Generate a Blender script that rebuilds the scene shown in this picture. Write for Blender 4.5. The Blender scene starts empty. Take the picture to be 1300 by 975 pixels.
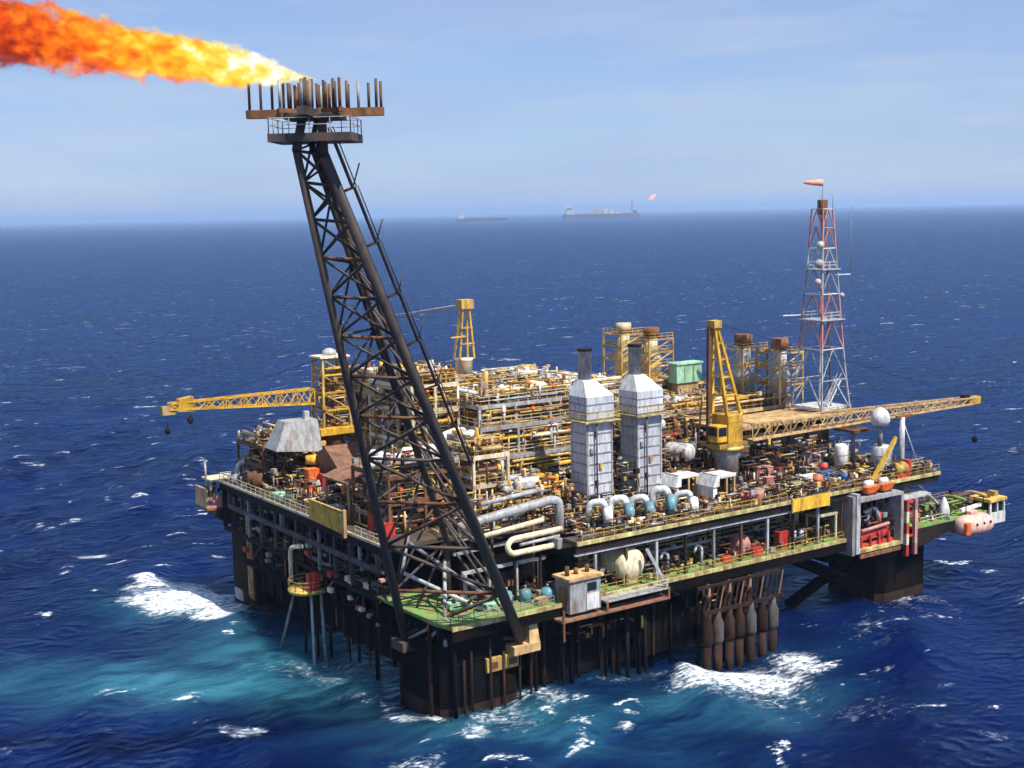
import bpy, math, random
import numpy as np
from mathutils import Vector, Matrix

SC = bpy.context.scene
COL = SC.collection
rnd = random.Random(7)

# ------------------------------------------------------------------ camera
# x runs along the platform's long lit side, y along its short shaded side, z up; origin = nearest leg corner at the waterline
CAM = Vector((-80.12, -133.60, 62.0))
FWD = Vector((0.55882, 0.81919, -0.12903)).normalized()
RIGHT = Vector((0.82441, -0.56562, -0.02059)).normalized()
UP = RIGHT.cross(FWD).normalized()
cd = bpy.data.cameras.new('camera'); cam = bpy.data.objects.new('camera', cd); COL.objects.link(cam)
R = Matrix((RIGHT, UP, -FWD)).transposed().to_4x4(); R.translation = CAM
cam.matrix_world = R
cd.sensor_width = 36; cd.lens = 1675 / 1300 * 36; cd.clip_start = 1; cd.clip_end = 200000
SC.camera = cam

# ------------------------------------------------------------------ sky, sun, exposure
SUN = Vector((0.10, -0.55, 0.83)).normalized()
w = bpy.data.worlds.new('World'); SC.world = w; w.use_nodes = True
nt = w.node_tree; nt.nodes.clear()
sky = nt.nodes.new('ShaderNodeTexSky'); sky.sky_type = 'NISHITA'; sky.sun_disc = False
sky.sun_elevation = math.asin(SUN.z); sky.sun_rotation = math.atan2(SUN.x, SUN.y)
sky.altitude = 0; sky.air_density = 1.0; sky.dust_density = 0.15; sky.ozone_density = 4.0
bg = nt.nodes.new('ShaderNodeBackground'); bg.inputs[1].default_value = 0.07
out = nt.nodes.new('ShaderNodeOutputWorld')
geo = nt.nodes.new('ShaderNodeTexCoord')
mp = nt.nodes.new('ShaderNodeMapping'); mp.inputs['Scale'].default_value = (2.2, 2.2, 13)
mp.inputs['Rotation'].default_value = (0.03, -0.02, 0)
nz = nt.nodes.new('ShaderNodeTexNoise'); nz.inputs['Scale'].default_value = 1.7; nz.inputs['Detail'].default_value = 7; nz.inputs['Roughness'].default_value = .55
cr = nt.nodes.new('ShaderNodeValToRGB'); cr.color_ramp.elements[0].position = .42; cr.color_ramp.elements[1].position = .72
cr.color_ramp.elements[0].color = (.42, .42, .42, 1); cr.color_ramp.elements[1].color = (.85, .85, .85, 1)
mx = nt.nodes.new('ShaderNodeMix'); mx.data_type = 'RGBA'
nt.links.new(geo.outputs['Generated'], mp.inputs[0]); nt.links.new(mp.outputs[0], nz.inputs['Vector'])
nt.links.new(nz.outputs[0], cr.inputs[0]); nt.links.new(cr.outputs[0], mx.inputs[0])
hs = nt.nodes.new('ShaderNodeHueSaturation'); hs.inputs['Saturation'].default_value = 1.0; hs.inputs['Value'].default_value = 1.0
nt.links.new(sky.outputs[0], hs.inputs['Color'])
tn = nt.nodes.new('ShaderNodeMix'); tn.data_type = 'RGBA'; tn.blend_type = 'MULTIPLY'; tn.inputs[0].default_value = 1; tn.inputs[7].default_value = (.92, 1.03, 1.30, 1)
nt.links.new(hs.outputs[0], tn.inputs[6])
nt.links.new(tn.outputs[2], mx.inputs[6]); mx.inputs[7].default_value = (4.0, 5.15, 7.7, 1)   # thin high cloud
mp2 = nt.nodes.new('ShaderNodeMapping'); mp2.inputs['Scale'].default_value = (3, 3, 26); mp2.inputs['Location'].default_value = (4, 1, .3); n2_ = nt.nodes.new('ShaderNodeTexNoise'); n2_.inputs['Scale'].default_value = 1.5; n2_.inputs['Detail'].default_value = 8; n2_.inputs['Roughness'].default_value = .6
r2_ = nt.nodes.new('ShaderNodeMapRange'); r2_.inputs[1].default_value = .45; r2_.inputs[2].default_value = .75; r2_.inputs[4].default_value = .55
m2_ = nt.nodes.new('ShaderNodeMix'); m2_.data_type = 'RGBA'; m2_.inputs[7].default_value = (5.9, 6.6, 7.9, 1)
nt.links.new(geo.outputs['Generated'], mp2.inputs[0]); nt.links.new(mp2.outputs[0], n2_.inputs['Vector']); nt.links.new(n2_.outputs[0], r2_.inputs[0]); nt.links.new(r2_.outputs[0], m2_.inputs[0]); nt.links.new(mx.outputs[2], m2_.inputs[6])
nt.links.new(m2_.outputs[2], bg.inputs[0]); nt.links.new(bg.outputs[0], out.inputs[0])
sl = bpy.data.lights.new('sun', 'SUN'); sl.energy = 5.0; sl.angle = math.radians(.5); sl.color = (1, .95, .86)
so = bpy.data.objects.new('sun', sl); COL.objects.link(so); so.rotation_euler = SUN.to_track_quat('Z', 'Y').to_euler()
so.location = (0, -50, 150)
vs = SC.view_settings; vs.view_transform = 'Standard'; vs.look = 'None'; vs.exposure = 0.55; vs.gamma = 1; vs.use_curve_mapping = False
SC.render.engine = 'CYCLES'
cy = SC.cycles; cy.max_bounces = 4; cy.diffuse_bounces = 2; cy.glossy_bounces = 2; cy.use_adaptive_sampling = True; cy.adaptive_threshold = .035; cy.transparent_max_bounces = 8; cy.volume_bounces = 1
cy.use_denoising = True; cy.sample_clamp_indirect = 5

# ------------------------------------------------------------------ materials
def mat(name, col, rough=.55, metal=0.0, wear=.3, wearcol=(.16, .07, .03), scale=.9, var=.25, streak=.35, bump=0, spec=.35):
    wear = min(.75, wear + .13) if wear else 0
    m = bpy.data.materials.new(name); m.use_nodes = True; t = m.node_tree; n = t.nodes; L = t.links
    b = n['Principled BSDF']; b.inputs['Roughness'].default_value = rough; b.inputs['Metallic'].default_value = metal; b.inputs['Specular IOR Level'].default_value = spec
    tc = n.new('ShaderNodeTexCoord'); mp = n.new('ShaderNodeMapping'); mp.inputs['Scale'].default_value = (1, 1, streak)
    oi = n.new('ShaderNodeObjectInfo'); ad = n.new('ShaderNodeVectorMath'); ad.operation = 'MULTIPLY_ADD'
    ad.inputs[1].default_value = (37, 53, 71)
    L.new(oi.outputs['Random'], ad.inputs[0]); L.new(tc.outputs['Object'], ad.inputs[2]); L.new(ad.outputs[0], mp.inputs[0])
    n1 = n.new('ShaderNodeTexNoise'); n1.inputs['Scale'].default_value = scale; n1.inputs['Detail'].default_value = 5; n1.inputs['Roughness'].default_value = .65
    L.new(mp.outputs[0], n1.inputs['Vector'])
    r = n.new('ShaderNodeValToRGB'); e = r.color_ramp.elements
    e[0].position = max(.02, .72 - wear * .55); e[1].position = min(.98, .86 - wear * .3); e[0].color = (0, 0, 0, 1); e[1].color = (1, 1, 1, 1)
    L.new(n1.outputs[0], r.inputs[0])
    hv = n.new('ShaderNodeHueSaturation'); hv.inputs['Color'].default_value = (*col, 1)
    mr = n.new('ShaderNodeMapRange'); mr.inputs[3].default_value = 1 - var; mr.inputs[4].default_value = 1 + var
    L.new(oi.outputs['Random'], mr.inputs[0]); L.new(mr.outputs[0], hv.inputs['Value'])
    n2 = n.new('ShaderNodeTexNoise'); n2.inputs['Scale'].default_value = scale * 3.3; n2.inputs['Detail'].default_value = 3
    L.new(mp.outputs[0], n2.inputs['Vector'])
    gr = n.new('ShaderNodeMix'); gr.data_type = 'RGBA'; gr.blend_type = 'MULTIPLY'; gr.inputs[0].default_value = .55
    gm = n.new('ShaderNodeMapRange'); gm.inputs[1].default_value = .3; gm.inputs[2].default_value = .7; gm.inputs[3].default_value = .3; gm.inputs[4].default_value = 1.25
    L.new(n2.outputs[0], gm.inputs[0]); L.new(hv.outputs[0], gr.inputs[6]); L.new(gm.outputs[0], gr.inputs[7])
    mx = n.new('ShaderNodeMix'); mx.data_type = 'RGBA'; L.new(r.outputs[0], mx.inputs[0]); L.new(gr.outputs[2], mx.inputs[6]); mx.inputs[7].default_value = (*wearcol, 1)
    L.new(mx.outputs[2], b.inputs['Base Color'])
    rm = n.new('ShaderNodeMapRange'); rm.inputs[3].default_value = rough; rm.inputs[4].default_value = min(1, rough + .3)
    L.new(r.outputs[0], rm.inputs[0]); L.new(rm.outputs[0], b.inputs['Roughness'])
    if bump:
        bp = n.new('ShaderNodeBump'); bp.inputs['Strength'].default_value = bump; bp.inputs['Distance'].default_value = .08
        L.new(n1.outputs[0], bp.inputs['Height']); L.new(bp.outputs[0], b.inputs['Normal'])
    return m

RUST = (.17, .065, .025)
M = dict(
    dgrey=mat('dark_grey_paint', (.085, .085, .09), .6, wear=.45, wearcol=(.06, .03, .02), scale=.7),
    shade_rust=mat('shade_darkened_corroded_steel', (.045, .024, .016), .85, wear=.5, wearcol=(.018, .010, .008), scale=.8, var=.4, spec=.1),  # rust brown, darkened to put under-deck shade into the colour
    black=mat('black_hull_paint', (.0035, .0033, .0036), .85, wear=.34, wearcol=(.014, .007, .005), scale=.35, streak=.15, spec=.06),
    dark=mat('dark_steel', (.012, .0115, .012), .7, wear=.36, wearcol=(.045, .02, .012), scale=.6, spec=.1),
    boom=mat('sooty_flare_steel', (.030, .029, .030), .5, wear=.55, wearcol=(.10, .062, .046), scale=.7),
    grey=mat('grey_steel', (.30, .31, .32), .5, wear=.35, scale=.7),
    lgrey=mat('light_grey_paint', (.40, .41, .42), .45, wear=.25, scale=.7),
    white=mat('white_paint', (.68, .68, .66), .45, wear=.18, wearcol=(.36, .24, .15), scale=.6),
    clad=mat('white_cladding', (.50, .52, .58), .45, wear=.30, wearcol=(.36, .31, .28), scale=.8, streak=.2),
    yellow=mat('yellow_paint', (.70, .40, .03), .5, wear=.28, scale=.8),
    ochre=mat('ochre_paint', (.60, .39, .09), .6, wear=.34, scale=.9, var=.35),
    tan=mat('tan_paint', (.55, .37, .16), .6, wear=.4, wearcol=(.25, .12, .06), scale=.6),
    cream=mat('cream_paint', (.68, .57, .38), .55, wear=.22, scale=.8, var=.3),
    rust=mat('rusty_steel', (.20, .085, .035), .85, wear=.4, wearcol=(.07, .03, .02), scale=.9, var=.35),
    brown=mat('brown_roof_paint', (.22, .11, .065), .8, wear=.35, wearcol=(.1, .05, .03), scale=.5),
    green=mat('green_deck_paint', (.12, .44, .08), .7, wear=.62, wearcol=(.22, .17, .07), scale=.6, var=.12),
    mint=mat('mint_paint', (.36, .66, .44), .55, wear=.22, scale=.5),
    ygreen=mat('yellow_green_edge_paint', (.55, .50, .20), .65, wear=.5, scale=.8),
    deck=mat('deck_plate_paint', (.09, .085, .06), .8, wear=.55, wearcol=(.06, .03, .018), scale=.4),
    grate=mat('grating_steel', (.34, .27, .15), .8, wear=.5, scale=.8),
    red=mat('red_paint', (.55, .035, .03), .5, wear=.3, scale=.9),
    orange=mat('orange_paint', (.85, .16, .03), .5, wear=.2, scale=.9),
    pink=mat('faded_red_paint', (.50, .22, .21), .6, wear=.3, wearcol=(.3, .14, .1), scale=.9),
    coral=mat('coral_cloth', (.85, .30, .22), .8, wear=0),
    salmon=mat('pale_pink_gelcoat', (.70, .42, .34), .4, wear=.15, wearcol=(.5, .3, .2), scale=.5),
    teal=mat('teal_paint', (.11, .28, .33), .45, wear=.2, scale=.9),
    blue=mat('blue_paint', (.03, .14, .38), .5, wear=.2, scale=.9),
    soot=mat('sooted_chimney', (.40, .40, .42), .6, wear=.3, wearcol=(.03, .03, .03), scale=.6),
    glass=mat('dark_window_glass', (.015, .02, .025), .12, wear=0, var=.1, bump=0),
)
PIPEMATS = ['white', 'lgrey', 'cream', 'ochre', 'yellow', 'grey', 'rust', 'tan', 'ochre', 'cream']

# ------------------------------------------------------------------ geometry helpers
class G:
    def __init__(s): s.v = []; s.f = []; s.s = []; s.mi = []; s.cur = 0
    def mark(s): s.mi += [s.cur] * (len(s.f) - len(s.mi)); return s
    def add(s, vs, fs, smooth=False):
        k = len(s.v); s.v += [tuple(p) for p in vs]; s.f += [tuple(i + k for i in f) for f in fs]; s.s += [smooth] * len(fs); return s
    def box(s, x0, x1, y0, y1, z0, z1):
        return s.add([(x0, y0, z0), (x1, y0, z0), (x1, y1, z0), (x0, y1, z0), (x0, y0, z1), (x1, y0, z1), (x1, y1, z1), (x0, y1, z1)],
                     [(0, 3, 2, 1), (4, 5, 6, 7), (0, 1, 5, 4), (1, 2, 6, 5), (2, 3, 7, 6), (3, 0, 4, 7)])
    def hexa(s, lo, hi):   # two quads, bottom and top
        return s.add(list(lo) + list(hi), [(0, 3, 2, 1), (4, 5, 6, 7), (0, 1, 5, 4), (1, 2, 6, 5), (2, 3, 7, 6), (3, 0, 4, 7)])
    def prism(s, poly, z0, z1):
        n = len(poly)
        return s.add([(x, y, z0) for x, y in poly] + [(x, y, z1) for x, y in poly],
                     [tuple(range(n - 1, -1, -1)), tuple(range(n, 2 * n))] + [(i, (i + 1) % n, n + (i + 1) % n, n + i) for i in range(n)])
    @staticmethod
    def frame(d):
        d = d.normalized(); a = Vector((0, 0, 1)) if abs(d.z) < .9 else Vector((1, 0, 0))
        e = d.cross(a).normalized(); return e, d.cross(e).normalized()
    def tube(s, p, q, r, n=8, r2=None, smooth=True):
        p = Vector(p); q = Vector(q); e, g = s.frame(q - p); r2 = r if r2 is None else r2; vs = []
        for c, rr in ((p, r), (q, r2)):
            for i in range(n):
                a = 2 * math.pi * i / n; vs.append(c + (e * math.cos(a) + g * math.sin(a)) * rr)
        s.add(vs, [(i, (i + 1) % n, n + (i + 1) % n, n + i) for i in range(n)], smooth)
        k = len(s.v) - 2 * n
        s.f += [tuple(k + i for i in range(n - 1, -1, -1)), tuple(k + n + i for i in range(n))]; s.s += [False, False]
        return s
    def beam(s, p, q, w, h=None):
        p = Vector(p); q = Vector(q); h = h or w; d = (q - p).normalized()
        a = Vector((0, 0, 1)) if abs(d.z) < .95 else Vector((0, 1, 0))
        e = d.cross(a).normalized() * w / 2; g = e.cross(d).normalized() * h / 2
        return s.hexa([p - e - g, p + e - g, p + e + g, p - e + g], [q - e - g, q + e - g, q + e + g, q - e + g])
    def path(s, pts, r, n=8, bend=None):
        pts = [Vector(p) for p in pts]; bend = bend or r * 2.2; P = [pts[0]]
        for i in range(1, len(pts) - 1):
            a, b, c = pts[i - 1], pts[i], pts[i + 1]; u = (a - b); v = (c - b)
            k = min(bend, u.length * .48, v.length * .48); u = u.normalized() * k; v = v.normalized() * k
            for t in (0, .25, .5, .75, 1): P.append((b + u) * (1 - t) ** 2 + b * 2 * t * (1 - t) + (b + v) * t * t)
        P.append(pts[-1]); vs = []; e = None
        for i, c in enumerate(P):
            d = (P[min(i + 1, len(P) - 1)] - P[max(i - 1, 0)]).normalized()
            if e is None: e, g = s.frame(d)
            else: e = (e - d * e.dot(d)).normalized(); g = d.cross(e)
            for j in range(n):
                a = 2 * math.pi * j / n; vs.append(c + (e * math.cos(a) + g * math.sin(a)) * r)
        m = len(P)
        s.add(vs, [(i * n + j, i * n + (j + 1) % n, (i + 1) * n + (j + 1) % n, (i + 1) * n + j) for i in range(m - 1) for j in range(n)], True)
        k = len(s.v) - m * n
        s.f += [tuple(k + j for j in range(n - 1, -1, -1)), tuple(k + (m - 1) * n + j for j in range(n))]; s.s += [False, False]
        return s
    def lathe(s, prof, c, axis=(0, 0, 1), n=16, smooth=True):
        c = Vector(c); d = Vector(axis).normalized(); e, g = s.frame(d); vs = []
        for r, z in prof:
            for j in range(n):
                a = 2 * math.pi * j / n; vs.append(c + d * z + (e * math.cos(a) + g * math.sin(a)) * max(r, 1e-3))
        m = len(prof)
        s.add(vs, [(i * n + j, i * n + (j + 1) % n, (i + 1) * n + (j + 1) % n, (i + 1) * n + j) for i in range(m - 1) for j in range(n)], smooth)
        k = len(s.v) - m * n
        s.f += [tuple(k + j for j in range(n - 1, -1, -1)), tuple(k + (m - 1) * n + j for j in range(n))]; s.s += [smooth, smooth]
        return s
    def capsule(s, c, axis, r, L, n=14):   # dished-end vessel centred on c
        h = L / 2 - r * .5; pr = [(r * math.sin(a), -h - r * .5 * math.cos(a)) for a in (.15, .5, .9, 1.25)] + [(r, -h), (r, h)] + [(r * math.sin(a), h + r * .5 * math.cos(a)) for a in (1.25, .9, .5, .15)]
        return s.lathe(pr, c, axis, n)
    def ball(s, c, r, n=16):
        return s.lathe([(r * math.sin(math.pi * i / 10), -r * math.cos(math.pi * i / 10)) for i in range(11)], c, (0, 0, 1), n)
    def build(s, name, m, parent=None, bevel=0):
        me = bpy.data.meshes.new(name)
        off = np.array(OFF.get(parent.name, (0, 0, 0)) if parent is not None else (0, 0, 0))
        V = np.array(s.v) - off
        me.from_pydata(V.tolist(), [], s.f); me.polygons.foreach_set('use_smooth', s.s)
        if isinstance(m, (list, tuple)):
            for q in m: me.materials.append(M[q])
            s.mark(); me.polygons.foreach_set('material_index', s.mi)
        else: me.materials.append(M[m] if isinstance(m, str) else m)
        me.update()
        ob = bpy.data.objects.new(name, me); COL.objects.link(ob)
        if parent is not None:
            ob.parent = parent; OFF[ob.name] = tuple(off)
        if bevel:
            b = ob.modifiers.new('bevel', 'BEVEL'); b.width = bevel; b.segments = 2; b.limit_method = 'ANGLE'
        return ob
OFF = {}
def tag(o, label, cat, group=None):
    o['label'] = label; o['category'] = cat
    if group: o['group'] = group
    return o
def thing(name, label, cat, loc, group=None):
    o = bpy.data.objects.new(name, None); COL.objects.link(o); o.location = loc; o.empty_display_size = .5
    OFF[o.name] = tuple(loc); return tag(o, label, cat, group)
def solo(name, g, m, label, cat, group=None, bevel=0):
    return tag(g.build(name, m, None, bevel), label, cat, group)
def lerp(a, b, t): return Vector(a) * (1 - t) + Vector(b) * t

def railing(parent, pts, m='ochre', h=1.15, step=1.7):
    g = G()
    for a, b in zip(pts, pts[1:]):
        a = Vector(a); b = Vector(b); k = max(1, int((b - a).length / step))
        for z in (h, h * .55): g.beam(a + Vector((0, 0, z)), b + Vector((0, 0, z)), .07)
        for i in range(k + 1): q = lerp(a, b, i / k); g.beam(q, q + Vector((0, 0, h)), .07)
    return g.build('railing', m, parent)
def stairs(parent, a, b, w=1.1, m='ochre'):
    a = Vector(a); b = Vector(b); side = Vector((-(b - a).y, (b - a).x, 0)).normalized() * w / 2; g = G()
    for sgn in (-1, 1):
        g.beam(a + side * sgn, b + side * sgn, .08, .25); g.beam(a + side * sgn + Vector((0, 0, 1)), b + side * sgn + Vector((0, 0, 1)), .06)
    k = int((b - a).length / .45)
    for i in range(k): q = lerp(a, b, (i + .5) / k); g.beam(q - side, q + side, .25, .05)
    return g.build('stair', m, parent)

def tubing(parent, x0, x1, y0, y1, z0, z1, n, seed, mats, name='small_bore_tubing', lmax=7.5):
    """fine tubing, brackets and valves too small to pick apart, one part"""
    r = random.Random(seed); g = G()
    for i in range(n):
        g.mark(); g.cur = r.randrange(len(mats)); x, y, z = r.uniform(x0, x1), r.uniform(y0, y1), z0 + (z1 - z0) * r.random() ** 1.2; q = r.random(); rr = r.choice((.05, .07, .09, .12, .16))
        if q < .28: L = r.uniform(.8, lmax); g.tube((x, y, z), (min(x1, x + L), y, z), rr, 5)
        elif q < .45: L = r.uniform(.8, lmax); g.tube((x, y, z), (x, min(y1, y + L), z), rr, 5)
        elif q < .68: g.tube((x, y, max(z0, z - r.uniform(.5, 3))), (x, y, z), rr, 5)
        elif q < .78: a = min(x1, x + r.uniform(.6, 2.4)); g.path([(x, y, z), (a, y, z), (a, y, max(z0, z - r.uniform(.5, 2)))], rr, 5)
        elif q < .92: s_ = r.uniform(.12, .5); h = r.uniform(.15, .8); g.box(x - s_, x + s_, y - s_ * r.uniform(.4, 1), y + s_ * .7, z, z + h)
        else: g.lathe([(rr * 2.5, 0), (rr * 2.5, .08)], (x, y, z), (r.uniform(-1, 1), r.uniform(-1, 1), r.uniform(-1, 1)), 8)
    g.mark(); o = g.build(name, list(mats), parent); o['kind'] = 'stuff'; return o
# ------------------------------------------------------------------ sea
FOAM = [(-6.8, 73.7, 6.8, -5.4, -3.8, -10.4, 1.25), (-5.1, 60.8, 3.8, -3.0, -2.0, -4.9, 1.2), (-8.2, 85.0, 3.8, -3.0, -1.6, -4.8, 1.1), (-1.5, 78.5, 3.7, -2.9, -1.6, -4.2, 0.8), (-10.2, 109.6, 2.6, -2.1, -0.7, -2.3, 0.9), (-8.3, 99.5, 2.1, -1.7, -0.5, -1.6, 0.9), (11.0, 96.8, 1.6, -1.3, -0.9, -2.2, 0.8), (-3.9, 5.9, 1.9, -1.4, -1.4, -2.5, 0.85), (0.0, 3.8, 1.3, -1.0, -1.6, -2.7, 0.95), (-8.5, -6.9, 3.0, -2.3, -1.3, -2.3, 0.7), (-0.7, -5.6, 2.5, -1.9, -1.8, -2.8, 0.85), (6.8, -4.6, 5.8, -4.4, -3.2, -4.6, 0.62), (13.3, -2.3, 3.2, -2.4, -1.9, -2.6, 0.75), (23.7, 3.1, 2.2, -1.7, -1.5, -1.9, 0.8), (11.0, 0.5, 2.4, -1.8, -1.2, -1.8, 0.8), (38.3, -10.4, 7.4, -5.7, -2.9, -3.0, 1.15), (36.3, -5.0, 3.3, -2.6, -2.3, -2.5, 1.1), (50.3, -10.3, 3.9, -3.0, -2.8, -2.7, 1.0), (37.1, -16.1, 6.4, -4.9, -2.0, -2.0, 0.62), (45.4, -11.4, 5.8, -4.5, -3.6, -3.5, 0.7), (18.4, -14.4, 1.0, -0.8, -1.3, -1.5, 1.0), (67.5, -9.5, 4.9, -3.8, -7.9, -6.7, 0.52), (89.2, -2.9, 2.9, -2.3, -2.5, -1.9, 0.6), (42.2, -28.5, 8.3, -6.4, -4.4, -3.8, 0.46), (81.8, -3.5, 4.7, -3.7, -3.9, -3.2, 0.45), (-19.5, 14.0, 1.6, -1.2, -0.6, -1.4, 1.0), (-2.9, 14.0, 4.5, -3.5, -1.4, -2.5, 0.6), (-1.1, 23.9, 5.2, -4.0, -1.8, -3.4, 0.64), (50.8, -23.0, 3.2, -2.5, -2.2, -1.9, 0.45), (90.6, -7.8, 3.8, -3.0, -3.5, -2.6, 0.4), (-5.9, 17.0, 2.5, -1.9, -0.8, -1.6, 0.5), (-0.4, 46.0, 3.8, -3.0, -1.6, -3.5, 0.45), (33.5, -25.0, 4.5, -3.5, -1.5, -1.4, 0.4), (49.3, -44.6, 1.0, -0.8, -1.2, -0.8, 0.9), (2.6, 21.8, 3.5, -2.7, -1.2, -2.2, 0.6), (6, -1.6, 6.5, 0, 0, 1.7, 0.75), (-1.6, 6, 1.5, 0, 0, 6.5, 0.7), (86, -1.6, 6.5, 0, 0, 1.6, 0.72), (-1.6, 60, 1.5, 0, 0, 6.5, 0.85), (79, 6, 1.3, 0, 0, 5, 0.6), (30, -1, 15, 0, 0, 1.6, 0.5), (-5, 28, 8, -6, -1.5, -3, 0.52)]
TURQ = [(-19.2, 32.8, 17.0, -13.1, -3.0, -7.6, 0.8), (-1.5, 35.5, 10.8, -8.4, -4.0, -8.3, 0.85), (-32.6, 34.0, 10.7, -8.3, -2.1, -6.8, 0.2), (1.7, 22.5, 9.5, -7.3, -6.1, -11.3, 0.7), (5.4, -5.0, 11.4, -8.7, -5.1, -7.5, 0.5), (32.0, -15.6, 10.2, -7.8, -6.4, -6.7, 0.36), (51.7, -9.0, 6.0, -4.7, -4.3, -4.1, 0.12), (15.2, -17.2, 10.3, -7.9, -5.5, -6.6, 0.15), (24.7, 0.9, 7.5, -5.8, -4.5, -5.7, 0.15), (0.3, 50.4, 7.7, -6.1, -3.0, -6.7, 0.3), (-9.1, 65.6, 9.5, -7.5, -4.0, -10.8, 0.3), (68.0, -7.6, 7.2, -5.6, -6.8, -5.9, 0.05)]

def graded(lo, hi, step, n0, n1, g):
    core = np.arange(lo, hi + .01, step); k = np.arange(1, n1 + 1); right = core[-1] + step * np.cumsum(g ** k)
    k = np.arange(1, n0 + 1); left = core[0] - step * np.cumsum(g ** k); return np.concatenate([left[::-1], core, right])
def sea_material():
    m = bpy.data.materials.new('open_sea_water'); m.use_nodes = True; t = m.node_tree; n = t.nodes; L = t.links; b = n['Principled BSDF']
    def nd(k, **kw):
        o = n.new('ShaderNode' + k)
        for a, v in kw.items(): setattr(o, a, v)
        return o
    def math_(op, a, c, clamp=False):
        o = nd('Math', operation=op, use_clamp=clamp)
        for i, q in enumerate((a, c)):
            if isinstance(q, (int, float)): o.inputs[i].default_value = q
            else: L.new(q, o.inputs[i])
        return o.outputs[0]
    tc = nd('TexCoord')
    def noise(sx, sy, rot, scale, detail=5, rough=.6, dist=0, kind='FBM'):
        mp = nd('Mapping'); mp.inputs['Rotation'].default_value = (0, 0, rot); mp.inputs['Scale'].default_value = (sx, sy, 1)
        L.new(tc.outputs['Object'], mp.inputs[0]); o = nd('TexNoise', noise_type=kind); o.inputs['Scale'].default_value = scale; o.inputs['Detail'].default_value = detail
        o.inputs['Roughness'].default_value = rough; o.inputs['Distortion'].default_value = dist; L.new(mp.outputs[0], o.inputs['Vector']); return o.outputs[0]
    def ramp(x, a, c):
        o = nd('MapRange', interpolation_type='SMOOTHSTEP'); o.inputs[1].default_value = a; o.inputs[2].default_value = c; L.new(x, o.inputs[0]); return o.outputs[0]
    af = nd('Attribute', attribute_name='foam'); at = nd('Attribute', attribute_name='turq'); ac = nd('Attribute', attribute_name='crest')
    rot = math.radians(34)
    # whitecaps: stretched blobs gated by crests and a broad patch noise
    caps = noise(1, 2.3, rot, .088, 3, .55, .8); patch = noise(1, 1, 0, .013, 2); fine = noise(1, 1.6, rot, .9, 6, .7, .4)
    c1 = math_('ADD', caps, math_('MULTIPLY', ac.outputs['Fac'], .045)); c1 = math_('ADD', c1, math_('MULTIPLY', math_('SUBTRACT', patch, .5), .16))
    c1 = math_('ADD', c1, math_('MULTIPLY', math_('SUBTRACT', fine, .5), .14)); cap = math_('MULTIPLY', ramp(c1, .662, .725), ramp(fine, .38, .62))
    churn = noise(1, 1.7, rot, .40, 7, .75, 1.4)
    f1 = math_('ADD', af.outputs['Fac'], math_('MULTIPLY', math_('SUBTRACT', churn, .5), 1.9)); loc = math_('MULTIPLY', ramp(f1, .38, .98), ramp(math_('ADD', fine, math_('MULTIPLY', af.outputs['Fac'], .06)), .34, .62))
    foam = math_('MAXIMUM', cap, loc)
    big = noise(1, 1, 0, .02, 3)
    deep = nd('Mix', data_type='RGBA'); deep.inputs[6].default_value = (.0002, .003, .030, 1); deep.inputs[7].default_value = (.0004, .0062, .058, 1); L.new(ramp(big, .35, .65), deep.inputs[0])
    tq = nd('Mix', data_type='RGBA'); tq.inputs[7].default_value = (.045, .215, .285, 1); L.new(deep.outputs[2], tq.inputs[6])
    tn = noise(1, 2.2, rot, .09, 5, .6, .5)
    tf = math_('MULTIPLY', at.outputs['Fac'], math_('ADD', .25, math_('MULTIPLY', ramp(tn, .3, .68), .95)), True); L.new(tf, tq.inputs[0])
    fm = nd('Mix', data_type='RGBA'); fm.inputs[7].default_value = (.74, .78, .80, 1); L.new(tq.outputs[2], fm.inputs[6]); L.new(foam, fm.inputs[0])
    df = nd('BsdfDiffuse'); L.new(fm.outputs[2], df.inputs['Color'])
    ss = nd('SubsurfaceScattering', falloff='BURLEY'); L.new(tq.outputs[2], ss.inputs['Color']); ss.inputs['Scale'].default_value = 1.0; ss.inputs['Radius'].default_value = (4, 7, 9)
    body = nd('MixShader'); L.new(foam, body.inputs[0]); L.new(ss.outputs[0], body.inputs[1]); L.new(df.outputs[0], body.inputs[2])
    rg = nd('MapRange'); rg.inputs[3].default_value = .2; rg.inputs[4].default_value = .8; L.new(foam, rg.inputs[0]); gl = nd('BsdfGlossy'); L.new(rg.outputs[0], gl.inputs['Roughness']); gl.inputs['Color'].default_value = (.52, .75, 1, 1)
    h1 = noise(1, 1.6, rot, .33, 5, .6, .2, 'RIDGED_MULTIFRACTAL'); h2 = noise(1, 1.7, rot + .4, .075, 3, .55, .2); h3 = noise(1, 1.5, rot - .3, 1.7, 4, .6, .2)
    h1 = math_('ADD', h1, math_('MULTIPLY', h3, .22)); hh = math_('ADD', math_('MULTIPLY', h1, .5), math_('MULTIPLY', h2, 1.2)); 
    bp = nd('Bump'); bp.inputs['Strength'].default_value = 1; bp.inputs['Distance'].default_value = 1.9; L.new(hh, bp.inputs['Height'])
    fr = nd('Fresnel'); fr.inputs['IOR'].default_value = 1.2; mxs = nd('MixShader')
    for q in (df, gl, fr, ss): L.new(bp.outputs[0], q.inputs['Normal'])
    L.new(math_('MULTIPLY', fr.outputs[0], math_('SUBTRACT', .6, math_('MULTIPLY', foam, .56))), mxs.inputs[0]); L.new(body.outputs[0], mxs.inputs[1]); L.new(gl.outputs[0], mxs.inputs[2]); n.remove(b); L.new(mxs.outputs[0], n['Material Output'].inputs['Surface'])
    return m
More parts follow.
